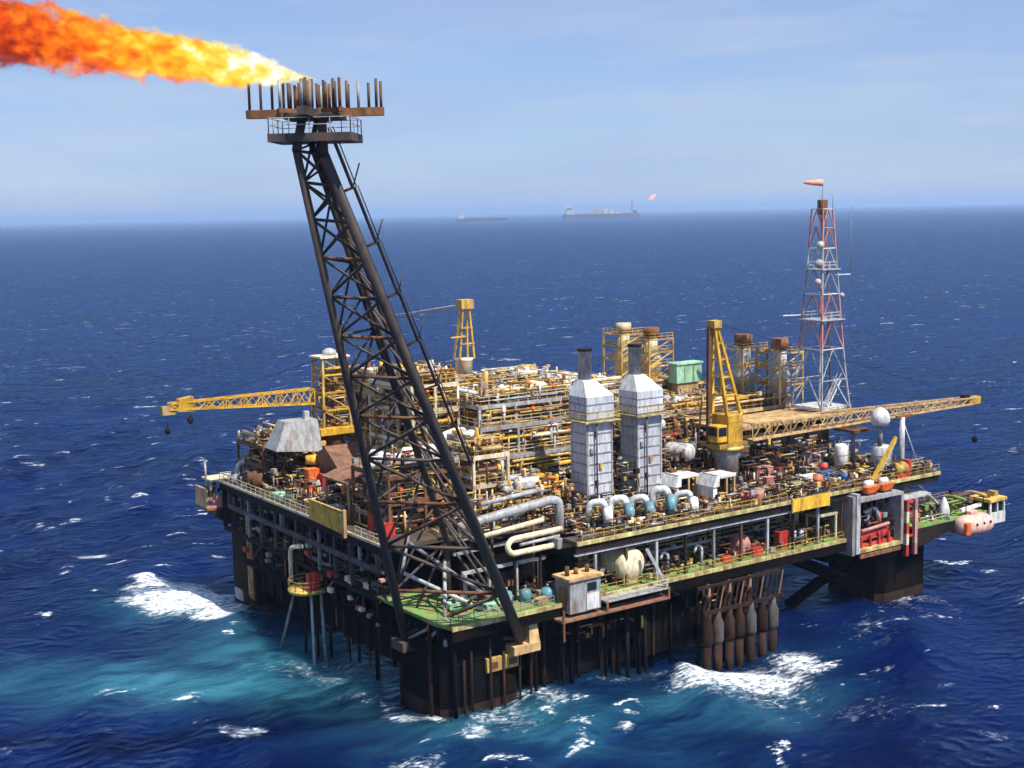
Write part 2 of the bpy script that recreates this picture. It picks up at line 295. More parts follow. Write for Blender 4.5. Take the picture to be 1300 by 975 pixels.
def build_sea():
    rs = np.random.RandomState(3)
    a = math.radians(34.3)                       # grid turned to the direction of the swell
    lat = graded(-150, 150, 1.1, 150, 150, 1.055); dep = graded(-20, 330, 1.1, 60, 158, 1.055)
    X, Y = np.meshgrid(lat, dep); sx, sy = np.meshgrid(np.gradient(lat), np.gradient(dep)); sp = np.maximum(sx, sy)
    x = math.cos(a) * X - math.sin(a) * Y; y = math.sin(a) * X + math.cos(a) * Y
    z = np.zeros_like(x); dx = np.zeros_like(x); dy = np.zeros_like(x); cu = np.zeros_like(x)
    wd = math.radians(34.3 + 180 - 62)           # running left and a little away
    for i in range(64):
        lam = 4.5 * (15 ** (i / 63.)) * rs.uniform(.9, 1.1); k = 2 * math.pi / lam
        th = wd + rs.normal(0, .5); amp = .0125 * lam ** .80 * rs.uniform(.5, 1.2) * (.62 if lam > 18 else .85); ph = rs.uniform(0, 6.28)
        f = np.clip((lam / sp - 3) / 3, 0, 1) * amp; q = k * (math.cos(th) * x + math.sin(th) * y) + ph
        c = np.cos(q); s = np.sin(q); z += f * c; dx -= f * math.cos(th) * s; dy -= f * math.sin(th) * s; cu += f * k * c
    def blobs(L, wob, p):
        o = np.zeros_like(x)
        wx = wob * (np.sin(x * .31 + y * .17) + .6 * np.sin(y * .53 - x * .21 + 1) + .4 * np.sin(x * .9 + y * .7)); wy = wob * (np.cos(y * .27 - x * .19) + .6 * np.sin(x * .47 + y * .33 + 2))
        for cx, cy_, ax, ay, bx, by, st in L:
            det = ax * by - ay * bx; u = ((x + wx - cx) * by - (y + wy - cy_) * bx) / det; v = (-(x + wx - cx) * ay + (y + wy - cy_) * ax) / det
            r2 = u * u + v * v; o = np.maximum(o, st * np.exp(-(r2 / 1.15) ** p))
        return o
    fo = blobs(FOAM, 1.0, 1.6); tu = blobs(TURQ, 1.8, 1.0)
    z += blobs([b for b in FOAM if b[6] > 1.0], 1.0, 1.2) * .45          # breaking water heaped against the legs and risers
    cu /= np.std(cu[60:380, 150:430]); ex = 1.25
    V = np.stack([x + dx * ex, y + dy * ex, z], -1).reshape(-1, 3)
    ny, nx = x.shape; idx = np.arange(ny * nx).reshape(ny, nx)
    Fq = np.stack([idx[:-1, :-1], idx[:-1, 1:], idx[1:, 1:], idx[1:, :-1]], -1).reshape(-1, 4)
    me = bpy.data.meshes.new('sea'); me.vertices.add(len(V)); me.vertices.foreach_set('co', V.ravel())
    me.loops.add(Fq.size); me.loops.foreach_set('vertex_index', Fq.ravel().astype(np.int32))
    me.polygons.add(len(Fq)); me.polygons.foreach_set('loop_start', np.arange(0, Fq.size, 4, dtype=np.int32)); me.polygons.foreach_set('loop_total', np.full(len(Fq), 4, dtype=np.int32))
    me.update(); me.validate()
    for nm, arr in (('foam', fo), ('turq', tu), ('crest', np.clip(cu, -2, 3))):
        at = me.attributes.new(nm, 'FLOAT', 'POINT'); at.data.foreach_set('value', arr.ravel().astype(np.float32))
    me.polygons.foreach_set('use_smooth', np.ones(len(Fq), bool)); me.materials.append(sea_material())
    o = bpy.data.objects.new('sea', me); COL.objects.link(o); o['kind'] = 'structure'; return o
build_sea()

# ------------------------------------------------------------------ platform hull and decks
pf = thing('offshore_platform', 'black-legged offshore oil platform hull with open two-level deck standing in the sea', 'oil platform', (0, 0, 0))
W = 11.5
def column(x0, y0, top, m='black'):
    c = 1.1; x1 = x0 + W; y1 = y0 + W
    poly = [(x0 + c, y0), (x1 - c, y0), (x1, y0 + c), (x1, y1 - c), (x1 - c, y1), (x0 + c, y1), (x0, y1 - c), (x0, y0 + c)]
    o = G().prism(poly, -6, top).build('column', m, pf)
    for z in np.arange(1.5, top - .5, 2.6):       # stiffener bands
        p2 = [((x - (x0 + W / 2)) * 1.012 + x0 + W / 2, (y - (y0 + W / 2)) * 1.012 + y0 + W / 2) for x, y in poly]
        G().prism(p2, z, z + .22).build('band', m, o)
    G().prism([((x - (x0 + W / 2)) * 1.006 + x0 + W / 2, (y - (y0 + W / 2)) * 1.006 + y0 + W / 2) for x, y in poly], -2, 1.35).build('splash_zone', 'shade_rust', o)
    return o
cols = [column(0, 0, 12.2), column(0, 66.5 - W, 15.6), column(91.4 - W, 0, 10), column(91.4 - W, 66.5 - W, 12)]
# rungs and walkway strip down the far left leg, ladder lightened to stand in for sunlight
g = G(); 
for z in np.arange(3, 15.5, .45): g.beam((-.32, 57.2, z), (-.32, 58.6, z), .12)
for yy in (57.2, 58.6): g.beam((-.32, yy, 2.5), (-.32, yy, 15.8), .16)
g.build('ladder', 'tan', cols[1]); G().box(-.2, -.02, 57.0, 58.8, 2.0, 15.5).build('ladder_plate', 'rust', cols[1]); G().box(-.14, -.01, 59.6, 65.2, .6, 15.2).build('worn_plate', 'shade_rust', cols[1])
G().box(-.35, 0, 61.5, 64.5, .8, 2.6).build('fender_plate', 'grey', cols[1])
# yellow fairlead guards and pull tubes on the nearest leg
for x0, x1 in ((6.0, 8.3), (8.8, 11.2)):
    gd = G().box(x0, x1, -.55, -.02, 5.0, 6.9).build('fairlead_guard', 'ochre', cols[0], .12)
    G().box(x0 + .5, x1 - .7, -.62, -.5, 5.5, 6.3).build('opening', 'rust', gd)
for i, x in enumerate((2.6, 3.7, 6.5, 8.5, 10.9, 12.6)): G().tube((x, -.6, -3), (x, -.6, 7.5 + (i % 3)), .16).build('pull_tube', ('shade_rust', 'dark', 'shade_rust')[i % 3], cols[0])
for i, (x, y) in enumerate(((-.6, 2.2), (-.6, 9.5), (1.2, -.7))): G().tube((x, y, -3), (x, y, 12), .28).build('pull_tube', ('shade_rust', 'dark', 'black')[i], cols[0])
# hull box under the decks, bracing between legs
G().box(7, 88, 7, 62, 9.8, 19.3).build('deck_box', 'black', pf)
for a, b in (((12, 3, 3), (30, 3, 10)), ((80, 3, 2), (62, 3, 10)), ((80, 6, 6), (66, 6, 1)), ((3, 12, 2), (3, 28, 9.6)), ((3, 55, 2), (3, 38, 9.6)), ((86, 12, 3), (86, 55, 3)), ((11, 62, 3), (80, 62, 3))):
    G().tube(a, b, .9, 10).build('brace', 'black', pf)
G().box(13.5, 53, 1.0, 22, 1.2, 9.78).build('under_deck_shade_block', 'black', pf)  # black box, with ribs, added to stand in for shadowed water below the deck
for i, x in enumerate(np.arange(15.6, 53, 3.1)): G().beam((x, .9, 1.1), (x, .9, 10.5), .4).build('shade_block_rib', 'black' if i % 3 else 'dark', pf)
G().box(.3, 6.5, 12.2, 55, 4.2, 9.75).build('side_shade_block', 'black', pf)  # black box, with ribs, added to deepen the shaded underside along this side
for i, y in enumerate(np.arange(13, 55, 3.4)): G().beam((.15, y, 4.0), (.15, y, 9.7), .4).build('shade_block_rib', 'dark' if i % 4 else 'shade_rust', pf)
for i, x in enumerate(np.arange(13.5, 37, 1.9)): G().tube((x, -.4 + .9 * (i % 3), -3), (x, -.4 + .9 * (i % 3), 10.8), .2 + .12 * (i % 2)).build('caisson', ('black', 'dark', 'black')[i % 3], pf)  # coloured black so the sunlit tubes read as shaded
for i in range(7): x = 14 + 5.6 * i; G().beam((x, 1.2, 3.2 if i % 2 else 10), (x + 5.6, 1.2, 10 if i % 2 else 3.2), .4).build('brace', 'black', pf)
NOTCH = [(19, -2), (91.2, -2), (91.2, 67), (-1, 67), (-1, 11), (7, 11), (19, 5)]
up = G().prism(NOTCH, 19.45, 20.0).build('upper_deck', 'deck', pf)
lo = G().prism([(0, -2), (84, -2), (84, 8), (20, 8), (20, 14), (-.6, 14), (-.6, 1)], 12.1, 12.5).build('lower_deck', 'green', pf)
G().box(-.8, 7, 14.2, 66, 12.0, 12.35).build('lower_deck', 'deck', pf)
# deck edge girders
def girder(a, b, h, wdt, m, par): return G().beam(a, b, wdt, h).build('girder', m, par)
girder((19, -2.2, 19.75), (91.2, -2.2, 19.75), .5, .3, 'ygreen', up); girder((19, -1.9, 18.9), (91, -1.9, 18.9), .9, .25, 'dark', up)
girder((-1.25, 11, 19.9), (-1.25, 67, 19.9), .35, .3, 'cream', up); girder((-1, 11, 19.0), (-1, 67, 19.0), 1.0, .25, 'dark', up)
girder((19.0, -1.7, 18.2), (64, -1.7, 18.2), .3, .3, 'lgrey', up); girder((-.9, 14, 16.2), (-.9, 64, 16.2), .75, .4, 'dgrey', pf)
girder((0, -2.25, 12.3), (70, -2.25, 12.3), .55, .3, 'ygreen', lo); girder((0, -2.1, 11.4), (84, -2.1, 11.4), 1.5, .3, 'black', lo); girder((-.9, 14, 12.2), (-.9, 66, 12.2), .6, .35, 'dark', lo)
girder((-.7, 14, 9.2), (-.7, 58, 8.2), .8, .5, 'black', pf); girder((-.7, 14, 8.6), (-.7, 2, 8.6), .8, .5, 'black', pf)
# posts between decks, lit side and shaded side
for i, x in enumerate(np.arange(22.5, 70, 5.2)): G().beam((x, -1.5, 12.5), (x, -1.5, 19.5), .34).build('post', ('grey', 'rust', 'lgrey', 'dark')[i % 4], pf)
for i, y in enumerate(np.arange(14.5, 66, 2.45)): G().beam((-.8, y, 12.4 if i % 2 else 16), (-.8, y, 19.5), .38 if i % 3 else .6, .38).build('post', ('dgrey', 'dark', 'grey', 'dgrey', 'dark')[i % 5], pf)
for i, y in enumerate(np.arange(15, 56, 4.1)):
    G().beam((-.7, y, 8.8), (-.7, y + 4.1 * (1 if i % 2 else 0), 12.2), .35).build('brace', 'dark', pf)
    G().beam((-.7, y + 4.1, 8.8), (-.7, y + (0 if i % 2 else 1) * 4.1, 12.2), .25).build('brace', 'rust' if i % 3 == 0 else 'dark', pf)
railing(up, [(20, -2.1, 20), (57, -2.1, 20)], 'ochre'); railing(up, [(66, -2.1, 20), (91, -2.1, 20)], 'ochre')
railing(up, [(-1.1, 13, 20), (-1.1, 20, 20)], 'cream'); railing(up, [(-1.1, 33, 20), (-1.1, 66.8, 20), (12, 66.8, 20)], 'cream')
railing(lo, [(22, -2.1, 12.5), (69, -2.1, 12.5)], 'ochre'); railing(lo, [(0, 1, 12.5), (0, -1.9, 12.5), (15.5, -1.9, 12.5)], 'grey')
# hanging pull tubes and caissons under the shaded side
for i in range(22):
    y = rnd.uniform(14, 55); z0 = rnd.choice((-3, -3, 2, 4, 5)); x = rnd.uniform(-.6, 4)
    G().tube((x, y, z0), (x, y, 9.5), rnd.uniform(.12, .34)).build('caisson', rnd.choice(('dark', 'dark', 'rust', 'black')), pf)
for i in range(14):
    x = rnd.uniform(14, 36); y = rnd.uniform(-1.5, 3); G().tube((x, y, rnd.choice((-3, 4, 6))), (x, y, 11), rnd.uniform(.1, .3)).build('caisson', rnd.choice(('dark', 'dark', 'black')), pf)
# small fittings hung along the shaded lower edge
for i in range(36):
    y = rnd.uniform(13, 58); z = rnd.uniform(8.5, 15.5); s = rnd.uniform(.25, .8)
    G().box(-1.2, -.5, y, y + s * 1.6, z, z + s).build('fitting', rnd.choice(('red', 'rust', 'grey', 'dark', 'dark', 'pink', 'cream')), pf, .06)
for i in range(26):
    y = rnd.uniform(13, 60); z = rnd.uniform(12.6, 18.6); L = rnd.uniform(2, 9)
    G().tube((rnd.uniform(-.4, 2), y, z), (rnd.uniform(-.4, 2), y + L, z), rnd.uniform(.1, .3)).build('pipe', rnd.choice(('grey', 'dark', 'rust', 'brown', 'lgrey')), pf)

# ------------------------------------------------------------------ flare boom
FRf, FLf, BCf = Vector((10.7, -1.2, 8.8)), Vector((-.8, 8.0, 9.2)), Vector((5.2, 7.0, 20.6))
FRt, FLt, BCt = Vector((-28.4, -29.9, 67.2)), Vector((-30.5, -28.9, 67.6)), Vector((-28.7, -28.2, 68.2))
fl = thing('flare_boom', 'tall black sooty lattice flare boom leaning out from the nearest platform corner', 'flare boom', (4, 4, 12))
CH = dict(FR=(FRf, FRt), FL=(FLf, FLt), BC=(BCf, BCt))
G().tube(FRf, FRt, .70, 12, .46).build('chord', 'boom', fl); G().tube(FLf, FLt, .56, 12, .36).build('chord', 'boom', fl); G().tube(BCf, BCt, .34, 10, .3).build('chord', 'boom', fl)
G().tube(BCf, (5.2, 7.0, 12.5), .45).build('support_post', 'boom', fl)
ts = [0, .13, .25, .36, .46, .55, .63, .705, .775, .84, .90, .955, 1]
for i, t in enumerate(ts):
    q = {k: lerp(a, b, t) for k, (a, b) in CH.items()}; r = .24 - .10 * t
    for a, b in (('FR', 'FL'), ('FR', 'BC'), ('FL', 'BC')): G().tube(q[a], q[b], r * (1 if b == 'FL' else .7), 7).build('strut', 'rust' if b == 'FL' and i % 2 else 'boom', fl)
    if i + 1 < len(ts):
        q2 = {k: lerp(a, b, ts[i + 1]) for k, (a, b) in CH.items()}
        prs = [('FR', 'FL'), ('BC', 'FR'), ('FL', 'BC')] if i % 2 else [('FL', 'FR'), ('FR', 'BC'), ('BC', 'FL')]
        for a, b in prs: G().tube(q[a], q2[b], r * (.95 if 'BC' not in (a, b) else .75), 7).build('brace', 'boom', fl)
        if i > 3: G().tube(q[prs[0][1]], q2[prs[0][0]], r * .8, 6).build('brace', 'boom', fl)
        if i > 6: G().tube(lerp(q['FR'], q2['FR'], .5), q2['BC'], r * .6, 6).build('brace', 'boom', fl)
for k, (a, b, r) in enumerate((((4.5, 5, 20), (-28.9, -29.4, 69), .28), ((6.2, 5.5, 21), (-28.3, -28.9, 69), .2))): G().tube(a, b, r).build('gas_pipe', 'boom', fl)
# stepped ladder run with cage rails along the right chord
SD = Vector((.80, -.50, .35))
for i in range(7):
    t0, t1 = 1.03 - i * .085, 1.03 - (i + 1) * .085; a = lerp(FRf, FRt, t0) + SD * (1.25 + .14 * i); b = lerp(FRf, FRt, t1) + SD * (1.25 + .14 * i)
    w_ = G().beam(a, b, .24, .2).build('ladder_flight', 'boom', fl); G().tube(b, b + SD * .7 + Vector((0, 0, 1.9)), .07, 5).build('rail_post', 'boom', w_)
    G().tube(b, lerp(FRf, FRt, t1), .14, 6).build('landing_arm', 'rust', w_); G().tube(a + SD * .35, b + SD * .35, .06, 5).build('handrail', 'boom', w_)
# foot brackets
bk = G().prism([(9.2, -2.0), (13.2, -2.0), (13.2, -.02), (9.2, -.02)], 7.0, 8.1).build('foot_bracket', 'tan', fl); G().hexa([(11.6, -1.9, 8.1), (13.2, -1.9, 8.1), (13.2, -.1, 8.1), (11.6, -.1, 8.1)], [(11.9, -1.4, 11.2), (13.0, -1.4, 11.2), (13.0, -.1, 11.2), (11.9, -.1, 11.2)]).build('gusset', 'tan', bk)
G().prism([(-1.9, 6.6), (-.02, 6.6), (-.02, 9.6), (-1.9, 9.6)], 7.4, 8.6).build('foot_bracket', 'boom', fl)
for a, b, r in (((-.6, 8.5, 17.2), (9.6, -1.4, 11.0), .26), ((1.8, 10.8, 20.2), (6.8, -.2, 14.6), .24), ((-.6, 8.6, 17), (2.5, 12, 21), .24), ((.5, .2, 9.5), (4.2, 6, 18.5), .25), ((-.6, 2.6, 10), (1.2, .4, 12.6), .22), ((-.7, 7, 9), (.6, 1, 12.4), .2)):
    G().tube(a, b, r).build('tie', 'lgrey' if r > .25 else 'grey', fl)
# tip: posts, two stages and burner pipes
TIP = Vector((-28.6, -28.9, 68.6)); e1 = Vector((.78, -.62, 0)).normalized(); e2 = Vector((.62, .78, 0)).normalized()
for a, s in ((FRt, (.3, -.3)), (FLt, (-.5, .2)), (BCt, (.1, .5))): G().tube(a, TIP + e1 * (1.6 * s[0] * 1.3) + e2 * (1.6 * s[1]) + Vector((0, 0, 2.6)), .42 if a in (FRt, FLt) else .25).build('tip_post', 'boom', fl)
def slab(c, u, v, a, b, h): c = Vector(c); return G().hexa([c - u * a - v * b, c + u * a - v * b, c + u * a + v * b, c - u * a + v * b], [c - u * a - v * b + Vector((0, 0, h)), c + u * a - v * b + Vector((0, 0, h)), c + u * a + v * b + Vector((0, 0, h)), c - u * a + v * b + Vector((0, 0, h))])
st = slab(TIP - Vector((0, 0, .3)), e1, e2, 3.6, 2.6, .7).build('service_stage', 'boom', fl)
cn = [TIP + Vector((0, 0, .4)) + e1 * (3.5 * a) + e2 * (2.5 * b) for a, b in ((-1, -1), (1, -1), (1, 1), (-1, 1), (-1, -1))]
railing(st, cn, 'lgrey', 1.3, 1.6)
TOP = TIP + Vector((0, 0, 2.1))
slab(TOP - Vector((0, 0, .25)), e1, e2, 5.95, .4, .7).build('burner_arm', 'rust', fl); slab(TOP - Vector((0, 0, .37)), e2, e1, 5.2, .4, .7).build('burner_arm', 'boom', fl)
for u, v in ((.8, .6), (.8, -.6)): slab(TOP + Vector((0, 0, .05)), (e1 * u + e2 * v), (e2 * u - e1 * v), 3.4, .28, .36).build('burner_arm', 'rust', fl)
slab(TOP - Vector((0, 0, .5)), e1, e2, 2.4, 1.8, .5).build('manifold', 'boom', fl, .1)
k = 0
def burner(p, h, r):
    global k
    k += 1; G().tube(p, p + Vector((0, 0, h)), r, 8).build('burner_pipe', ('boom', 'rust', 'grey', 'boom')[k % 4], fl)
for d in (-5.7, -4.7, -3.7, -2.7, -1.7, -.8, .8, 1.8, 2.8, 3.8, 4.7, 5.35, 5.75): burner(TOP + e1 * d + Vector((0, 0, .4)), rnd.uniform(2.1, 2.6), .13)
for d in (-5, -4.2, -3.4, -2.6, -1.8, -1, 1, 1.8, 2.6, 3.4, 4.2, 5): burner(TOP + e2 * d + Vector((0, 0, .3)), rnd.uniform(2.2, 2.6), .14)
for u, v in ((.8, .6), (.8, -.6)):
    for d in (-3.2, -2.4, -1.4, 1.4, 2.4, 3.2): burner(TOP + (e1 * u + e2 * v) * d + Vector((0, 0, .4)), rnd.uniform(2.1, 2.6), .14)

# ------------------------------------------------------------------ flame
def flame():
    Lm = 42.0; R0, R1 = 1.5, 3.25; g = G(); n = 20; rings = 26
    prof = [((R0 + (R1 - R0) * (i / rings) ** .8) * 1.7 * min(1, .25 + i / 4), Lm * i / rings) for i in range(rings + 1)]
    g.lathe(prof, (0, 0, 0), (1, 0, 0), n)
    m = bpy.data.materials.new('gas_flame'); m.use_nodes = True; t = m.node_tree; nn = t.nodes; L = t.links; nn.clear()
    o = nn.new('ShaderNodeOutputMaterial'); tc = nn.new('ShaderNodeTexCoord'); sp = nn.new('ShaderNodeSeparateXYZ'); L.new(tc.outputs['Object'], sp.inputs[0])
    def mt(op, a, b=None, clamp=False):
        q = nn.new('ShaderNodeMath'); q.operation = op; q.use_clamp = clamp
        for i, x in enumerate((a, b)):
            if x is None: continue
            if isinstance(x, (int, float)): q.inputs[i].default_value = x
            else: L.new(x, q.inputs[i])
        return q.outputs[0]
    def noise(scale, det, off, stretch=1, rough=.6):
        mp = nn.new('ShaderNodeMapping'); mp.inputs['Location'].default_value = (off, off, 0); mp.inputs['Scale'].default_value = (stretch, 1, 1); L.new(tc.outputs['Object'], mp.inputs[0])
        q = nn.new('ShaderNodeTexNoise'); q.inputs['Scale'].default_value = scale; q.inputs['Detail'].default_value = det; q.inputs['Roughness'].default_value = rough; L.new(mp.outputs[0], q.inputs['Vector']); return q.outputs[0]
    u = mt('DIVIDE', sp.outputs[0], Lm); Rx = mt('ADD', R0, mt('MULTIPLY', mt('POWER', mt('MAXIMUM', u, 0.001), .8), R1 - R0)); Rx = mt('MULTIPLY', Rx, mt('ADD', .06, mt('MULTIPLY', u, 6.2), False))
    Rx = mt('MINIMUM', Rx, mt('ADD', R0, mt('MULTIPLY', mt('POWER', mt('MAXIMUM', u, 0.001), .8), R1 - R0)))
    rr = mt('SQRT', mt('ADD', mt('MULTIPLY', sp.outputs[1], sp.outputs[1]), mt('MULTIPLY', sp.outputs[2], sp.outputs[2])))
    q = mt('DIVIDE', rr, Rx); n1 = noise(.62, 6, 3, .75, .66); n2 = noise(.85, 5, 11, .75, .62)
    body = mt('SUBTRACT', 1.0, q); body = mt('ADD', body, mt('MULTIPLY', mt('SUBTRACT', n1, .53), mt('ADD', 1.3, mt('MULTIPLY', u, 2.6))))
    gate = mt('MULTIPLY', mt('SUBTRACT', 1.55, q), 6, True); dens = mt('MULTIPLY', mt('MULTIPLY', body, 3.2, True), gate)
    hot = mt('ADD', mt('MULTIPLY', mt('SUBTRACT', n2, .5), 1.5), mt('SUBTRACT', .98, mt('MULTIPLY', u, .98)))
    hot = mt('ADD', hot, mt('MULTIPLY', sp.outputs[2], .035))
    cr = nn.new('ShaderNodeValToRGB'); e = cr.color_ramp.elements
    for p, c in ((.22, (.20, .020, .010, 1)), (.38, (.72, .062, .007, 1)), (.58, (.80, .22, .010, 1)), (.78, (.78, .54, .03, 1)), (.94, (.80, .70, .20, 1))):
        if p == .22: e[0].position = p; e[0].color = c
        elif p == .92: e[-1].position = p; e[-1].color = c
        else: w_ = e.new(p); w_.color = c
    L.new(hot, cr.inputs[0])
    em = nn.new('ShaderNodeEmission'); L.new(cr.outputs[0], em.inputs[0]); L.new(mt('MULTIPLY', dens, 2.2), em.inputs[1])
    ab = nn.new('ShaderNodeVolumeAbsorption'); ab.inputs[0].default_value = (0, 0, 0, 1); sm = mt('MULTIPLY', mt('MULTIPLY', mt('MULTIPLY', mt('ADD', body, .30), 1.2, True), gate), mt('MULTIPLY', mt('SUBTRACT', u, .30), .55, True)); L.new(mt('ADD', mt('MULTIPLY', dens, 2.2), sm), ab.inputs[1])
    ad = nn.new('ShaderNodeAddShader'); L.new(em.outputs[0], ad.inputs[0]); L.new(ab.outputs[0], ad.inputs[1]); L.new(ad.outputs[0], o.inputs['Volume'])
    for tgt, at, v in ((m, 'volume_step_rate', .12), (m.cycles, 'volume_step_rate', .12)):
        try: setattr(tgt, at, v)
        except Exception: pass
    ob = g.build('gas_flame', m); d = Vector((-.826 * 26, .563 * 26, 4.5)).normalized()
    ob.location = Vector((-28.5, -29.2, 73.6)); ob.rotation_euler = d.to_track_quat('X', 'Z').to_euler()
    tag(ob, 'orange and yellow gas flame streaming sideways from the flare boom tip', 'flame')
flame()

# ------------------------------------------------------------------ process modules
def module(name, label, x0, x1, y0, y1, zs, seed, steel='lgrey', span=6.0, dense=1.0, mats=None, railm='yellow', topstuff=True, setback=0):
    r = random.Random(seed); mats = mats or PIPEMATS
    t = thing(name, label, 'process module', ((x0 + x1) / 2, (y0 + y1) / 2, zs[0]))
    nx = max(1, round((x1 - x0) / span)); ny = max(1, round((y1 - y0) / span))
    fx0, fy0 = x0, y0
    for li in range(len(zs) - 1):
        z, z2 = zs[li], zs[li + 1]; X0 = fx0 + setback * li * .5; Y0 = fy0 + setback * li
        for i in range(nx + 1):
            px = X0 + (x1 - X0) * i / nx
            G().beam((px, Y0, z), (px, Y0, z2), .36).build('post', steel, t)
        for j in range(1, ny + 1):
            py = Y0 + (y1 - Y0) * j / ny; G().beam((X0, py, z), (X0, py, z2), .36).build('post', steel, t)
        G().beam((X0 - .2, Y0 - .02, z2 - .3), (x1 + .2, Y0 - .02, z2 - .3), .34, .55).build('beam', steel, t); G().beam((X0 - .02, Y0 + .2, z2 - .32), (X0 - .02, y1 + .2, z2 - .32), .34, .5).build('beam', steel, t)
        G().box(X0 + .25, x1 - .1, Y0 + .25, y1 - .1, z2 - .16, z2 - .02).build('deck_plate', 'grate', t)
        if z2 - z > 5.5: G().beam((X0 + .1, Y0 + .05, (z + z2) / 2), (x1 - .1, Y0 + .05, (z + z2) / 2), .22, .28).build('beam', steel, t)
        # equipment in the bay
        bx = X0 + 1.2
        while bx < x1 - 2:
            wb = r.uniform(1.6, 4.2); by = Y0 + r.uniform(2.2, 4); hb = r.uniform(.4, .8) * (z2 - z - .6)
            if bx + wb > x1 - .4: break
            if r.random() < .5: G().box(bx, bx + wb, by, by + r.uniform(2, 4), z, z + hb).build('equipment_skid', r.choice(('dark', 'grey', 'brown', 'rust', 'cream')), t, .1)
            else: rr = min(wb, hb, 2.2) / 2; G().capsule((bx + wb / 2, by + rr, z + rr + .5), (1, 0, 0), rr, wb).build('vessel', r.choice(('white', 'cream', 'lgrey', 'grey', 'ochre')), t)
            bx += wb + r.uniform(.4, 1.5)
        G().box(X0 + 2, x1 - .6, Y0 + 5.5, y1 - .5, z, z2 - .5).build('bay_shade_core', 'dark', t)  # dark box added so the open bay reads as shadow
        pipes(t, r, X0, x1, Y0, y1, z, z2, int(14 * dense * (x1 - X0) / 18 * (z2 - z) / 6 + 3), int(11 * dense * (y1 - Y0) / 18 + 2), mats)
        tubing(t, X0 - .3, x1, Y0 - .35, Y0 + 3, z, z2 - .3, int(46 * dense * (x1 - X0) / 6 * (z2 - z) / 6), seed * 31 + li, mats); tubing(t, X0 - .35, X0 + 2, Y0, y1, z, z2 - .3, int(34 * dense * (y1 - Y0) / 6 * (z2 - z) / 6), seed * 57 + li, mats)
        if li + 1 < len(zs) - 1 or topstuff: railing(t, [(X0, y1, z2), (X0, Y0, z2), (x1, Y0, z2)], railm)
    if topstuff:
        z = zs[-1]; li = len(zs) - 1; X0 = fx0 + setback * (li - 1) * .5; Y0 = fy0 + setback * (li - 1)
        tubing(t, X0, x1, Y0, y1, z, z + 2.2, int(5.5 * dense * (x1 - X0) * (y1 - Y0) / 6), seed * 91, mats)
        pipes(t, r, X0, x1, Y0, y1, z, z + 2.6, int(6 * dense), int(5 * dense), mats)
        for i in range(int(5 * dense)):
            cx, cy_ = r.uniform(X0 + 1.5, x1 - 1.5), r.uniform(Y0 + 1.5, y1 - 1.5); q = r.random()
            if q < .35: G().capsule((cx, cy_, z + 1.2), (1, 0, 0) if r.random() < .6 else (0, 1, 0), r.uniform(.6, 1.1), r.uniform(3, 6)).build('vessel', r.choice(('white', 'cream', 'white', 'lgrey')), t)
            elif q < .7: s = r.uniform(.6, 1.4); G().box(cx - s, cx + s, cy_ - s, cy_ + s, z, z + r.uniform(1, 2.4)).build('cabinet', r.choice(('cream', 'ochre', 'white', 'rust', 'yellow', 'grey')), t, .08)
            else: G().tube((cx, cy_, z), (cx, cy_, z + r.uniform(2.5, 4.5)), r.uniform(.15, .4)).build('vent_pipe', r.choice(('ochre', 'yellow', 'white', 'rust')), t)
    return t
